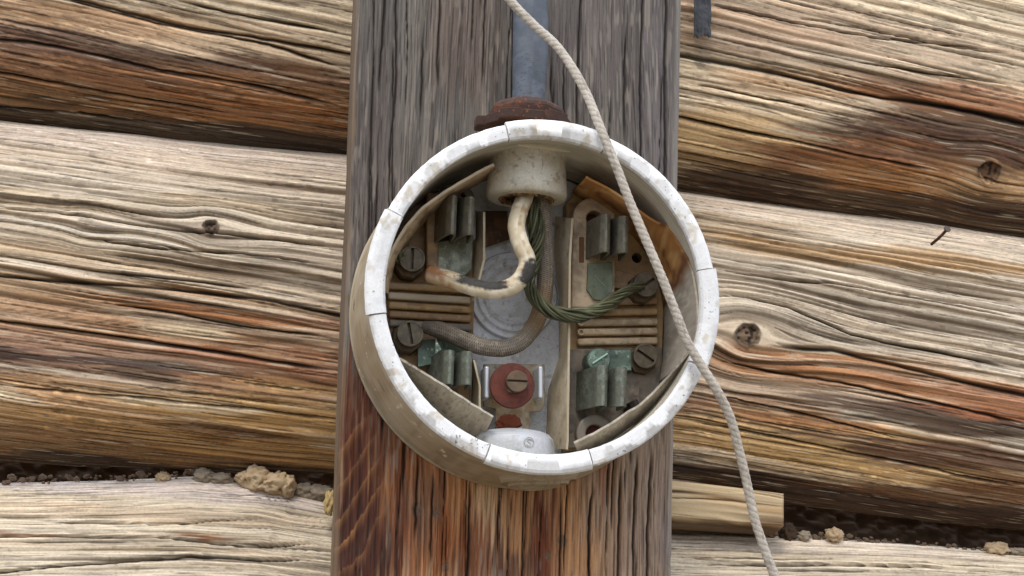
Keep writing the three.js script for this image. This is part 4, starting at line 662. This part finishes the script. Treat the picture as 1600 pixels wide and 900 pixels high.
{
  const m = sheet(20, 60, (u, v) => { const px = lerp(1086, 1112, u) + 1.5 * (vn(v * 12, u > 0.5 ? 3 : 9, 1201) - 0.5), py = lerp(-40, 54 + 2.5 * (vn(u * 9, 1, 1203) - 0.5) * 2, v), p = P(px - 1 + v * 2, py, -0.045); p.z += 0.001 * Math.sin(u * 3.1) + 0.0015 * (fb(u * 2, v * 6, 1205) - 0.5) - 0.003 * v; return p; });
  const b = m.clone(); b.attributes.position.array.forEach((x, i, a) => { if (i % 3 === 2) a[i] = x - 0.0012; }); b.index.array.reverse();
  const w = sheet(20, 1, (u, v) => { const A = m.attributes.position, i = 60 * 21 + Math.round(u * 20); return new THREE.Vector3(A.getX(i), A.getY(i), A.getZ(i) - 0.0012 * v); });
  const e = [0, 1].map((k) => sheet(1, 60, (u, v) => { const A = m.attributes.position, i = Math.round(v * 60) * 21 + k * 20; return new THREE.Vector3(A.getX(i), A.getY(i), A.getZ(i) - 0.0012 * u); }));
  tag(mesh('tape_strip', mergeGeometries([m, b, w, ...e]), new THREE.MeshStandardMaterial({ map: mottle('#3b3d42', [['#4b4d53', 0.5, 0.75, 1, 0.6], ['#2b2c30', 0.5, 0.75, 2, 0.5]], 1210, 6), roughness: 0.7, side: THREE.DoubleSide }), scene), 'dark grey strip with a ragged cut end on the log right of the post top', 'strip');
  const A = P(1480, 358, -0.04), B = P(1455, 382, -0.058), Cc = P(1470, 369, -0.046);
  const n = tube([A, Cc, B], { seg: 40, rad: 14, r: () => 0.0009, col: (u, th) => { const c = lin('#4a3a33'); mix3(c, lin('#75503c'), ss(0.45, 0.7, fb(u * 12, th, 1220))); return c; } });
  const dir = A.clone().sub(Cc).normalize(), hd = new THREE.CylinderGeometry(0.0021, 0.0019, 0.0009, 18).deleteAttribute('uv'); hd.applyQuaternion(new THREE.Quaternion().setFromUnitVectors(new THREE.Vector3(0, 1, 0), dir)).translate(A.x, A.y, A.z);
  const nl = thing('nail', 'bent rusty nail sticking out of the middle log at far right', 'nail'); mesh('shank', n, vmat(0.8, { metalness: 0.3 }), nl); mesh('nail_head', hd, std('#54463f', 0.7, { metalness: 0.3 }), nl);
}

scene.traverse((o) => { if (o.isMesh) o.castShadow = o.receiveShadow = true; });
renderer.render(scene, camera);
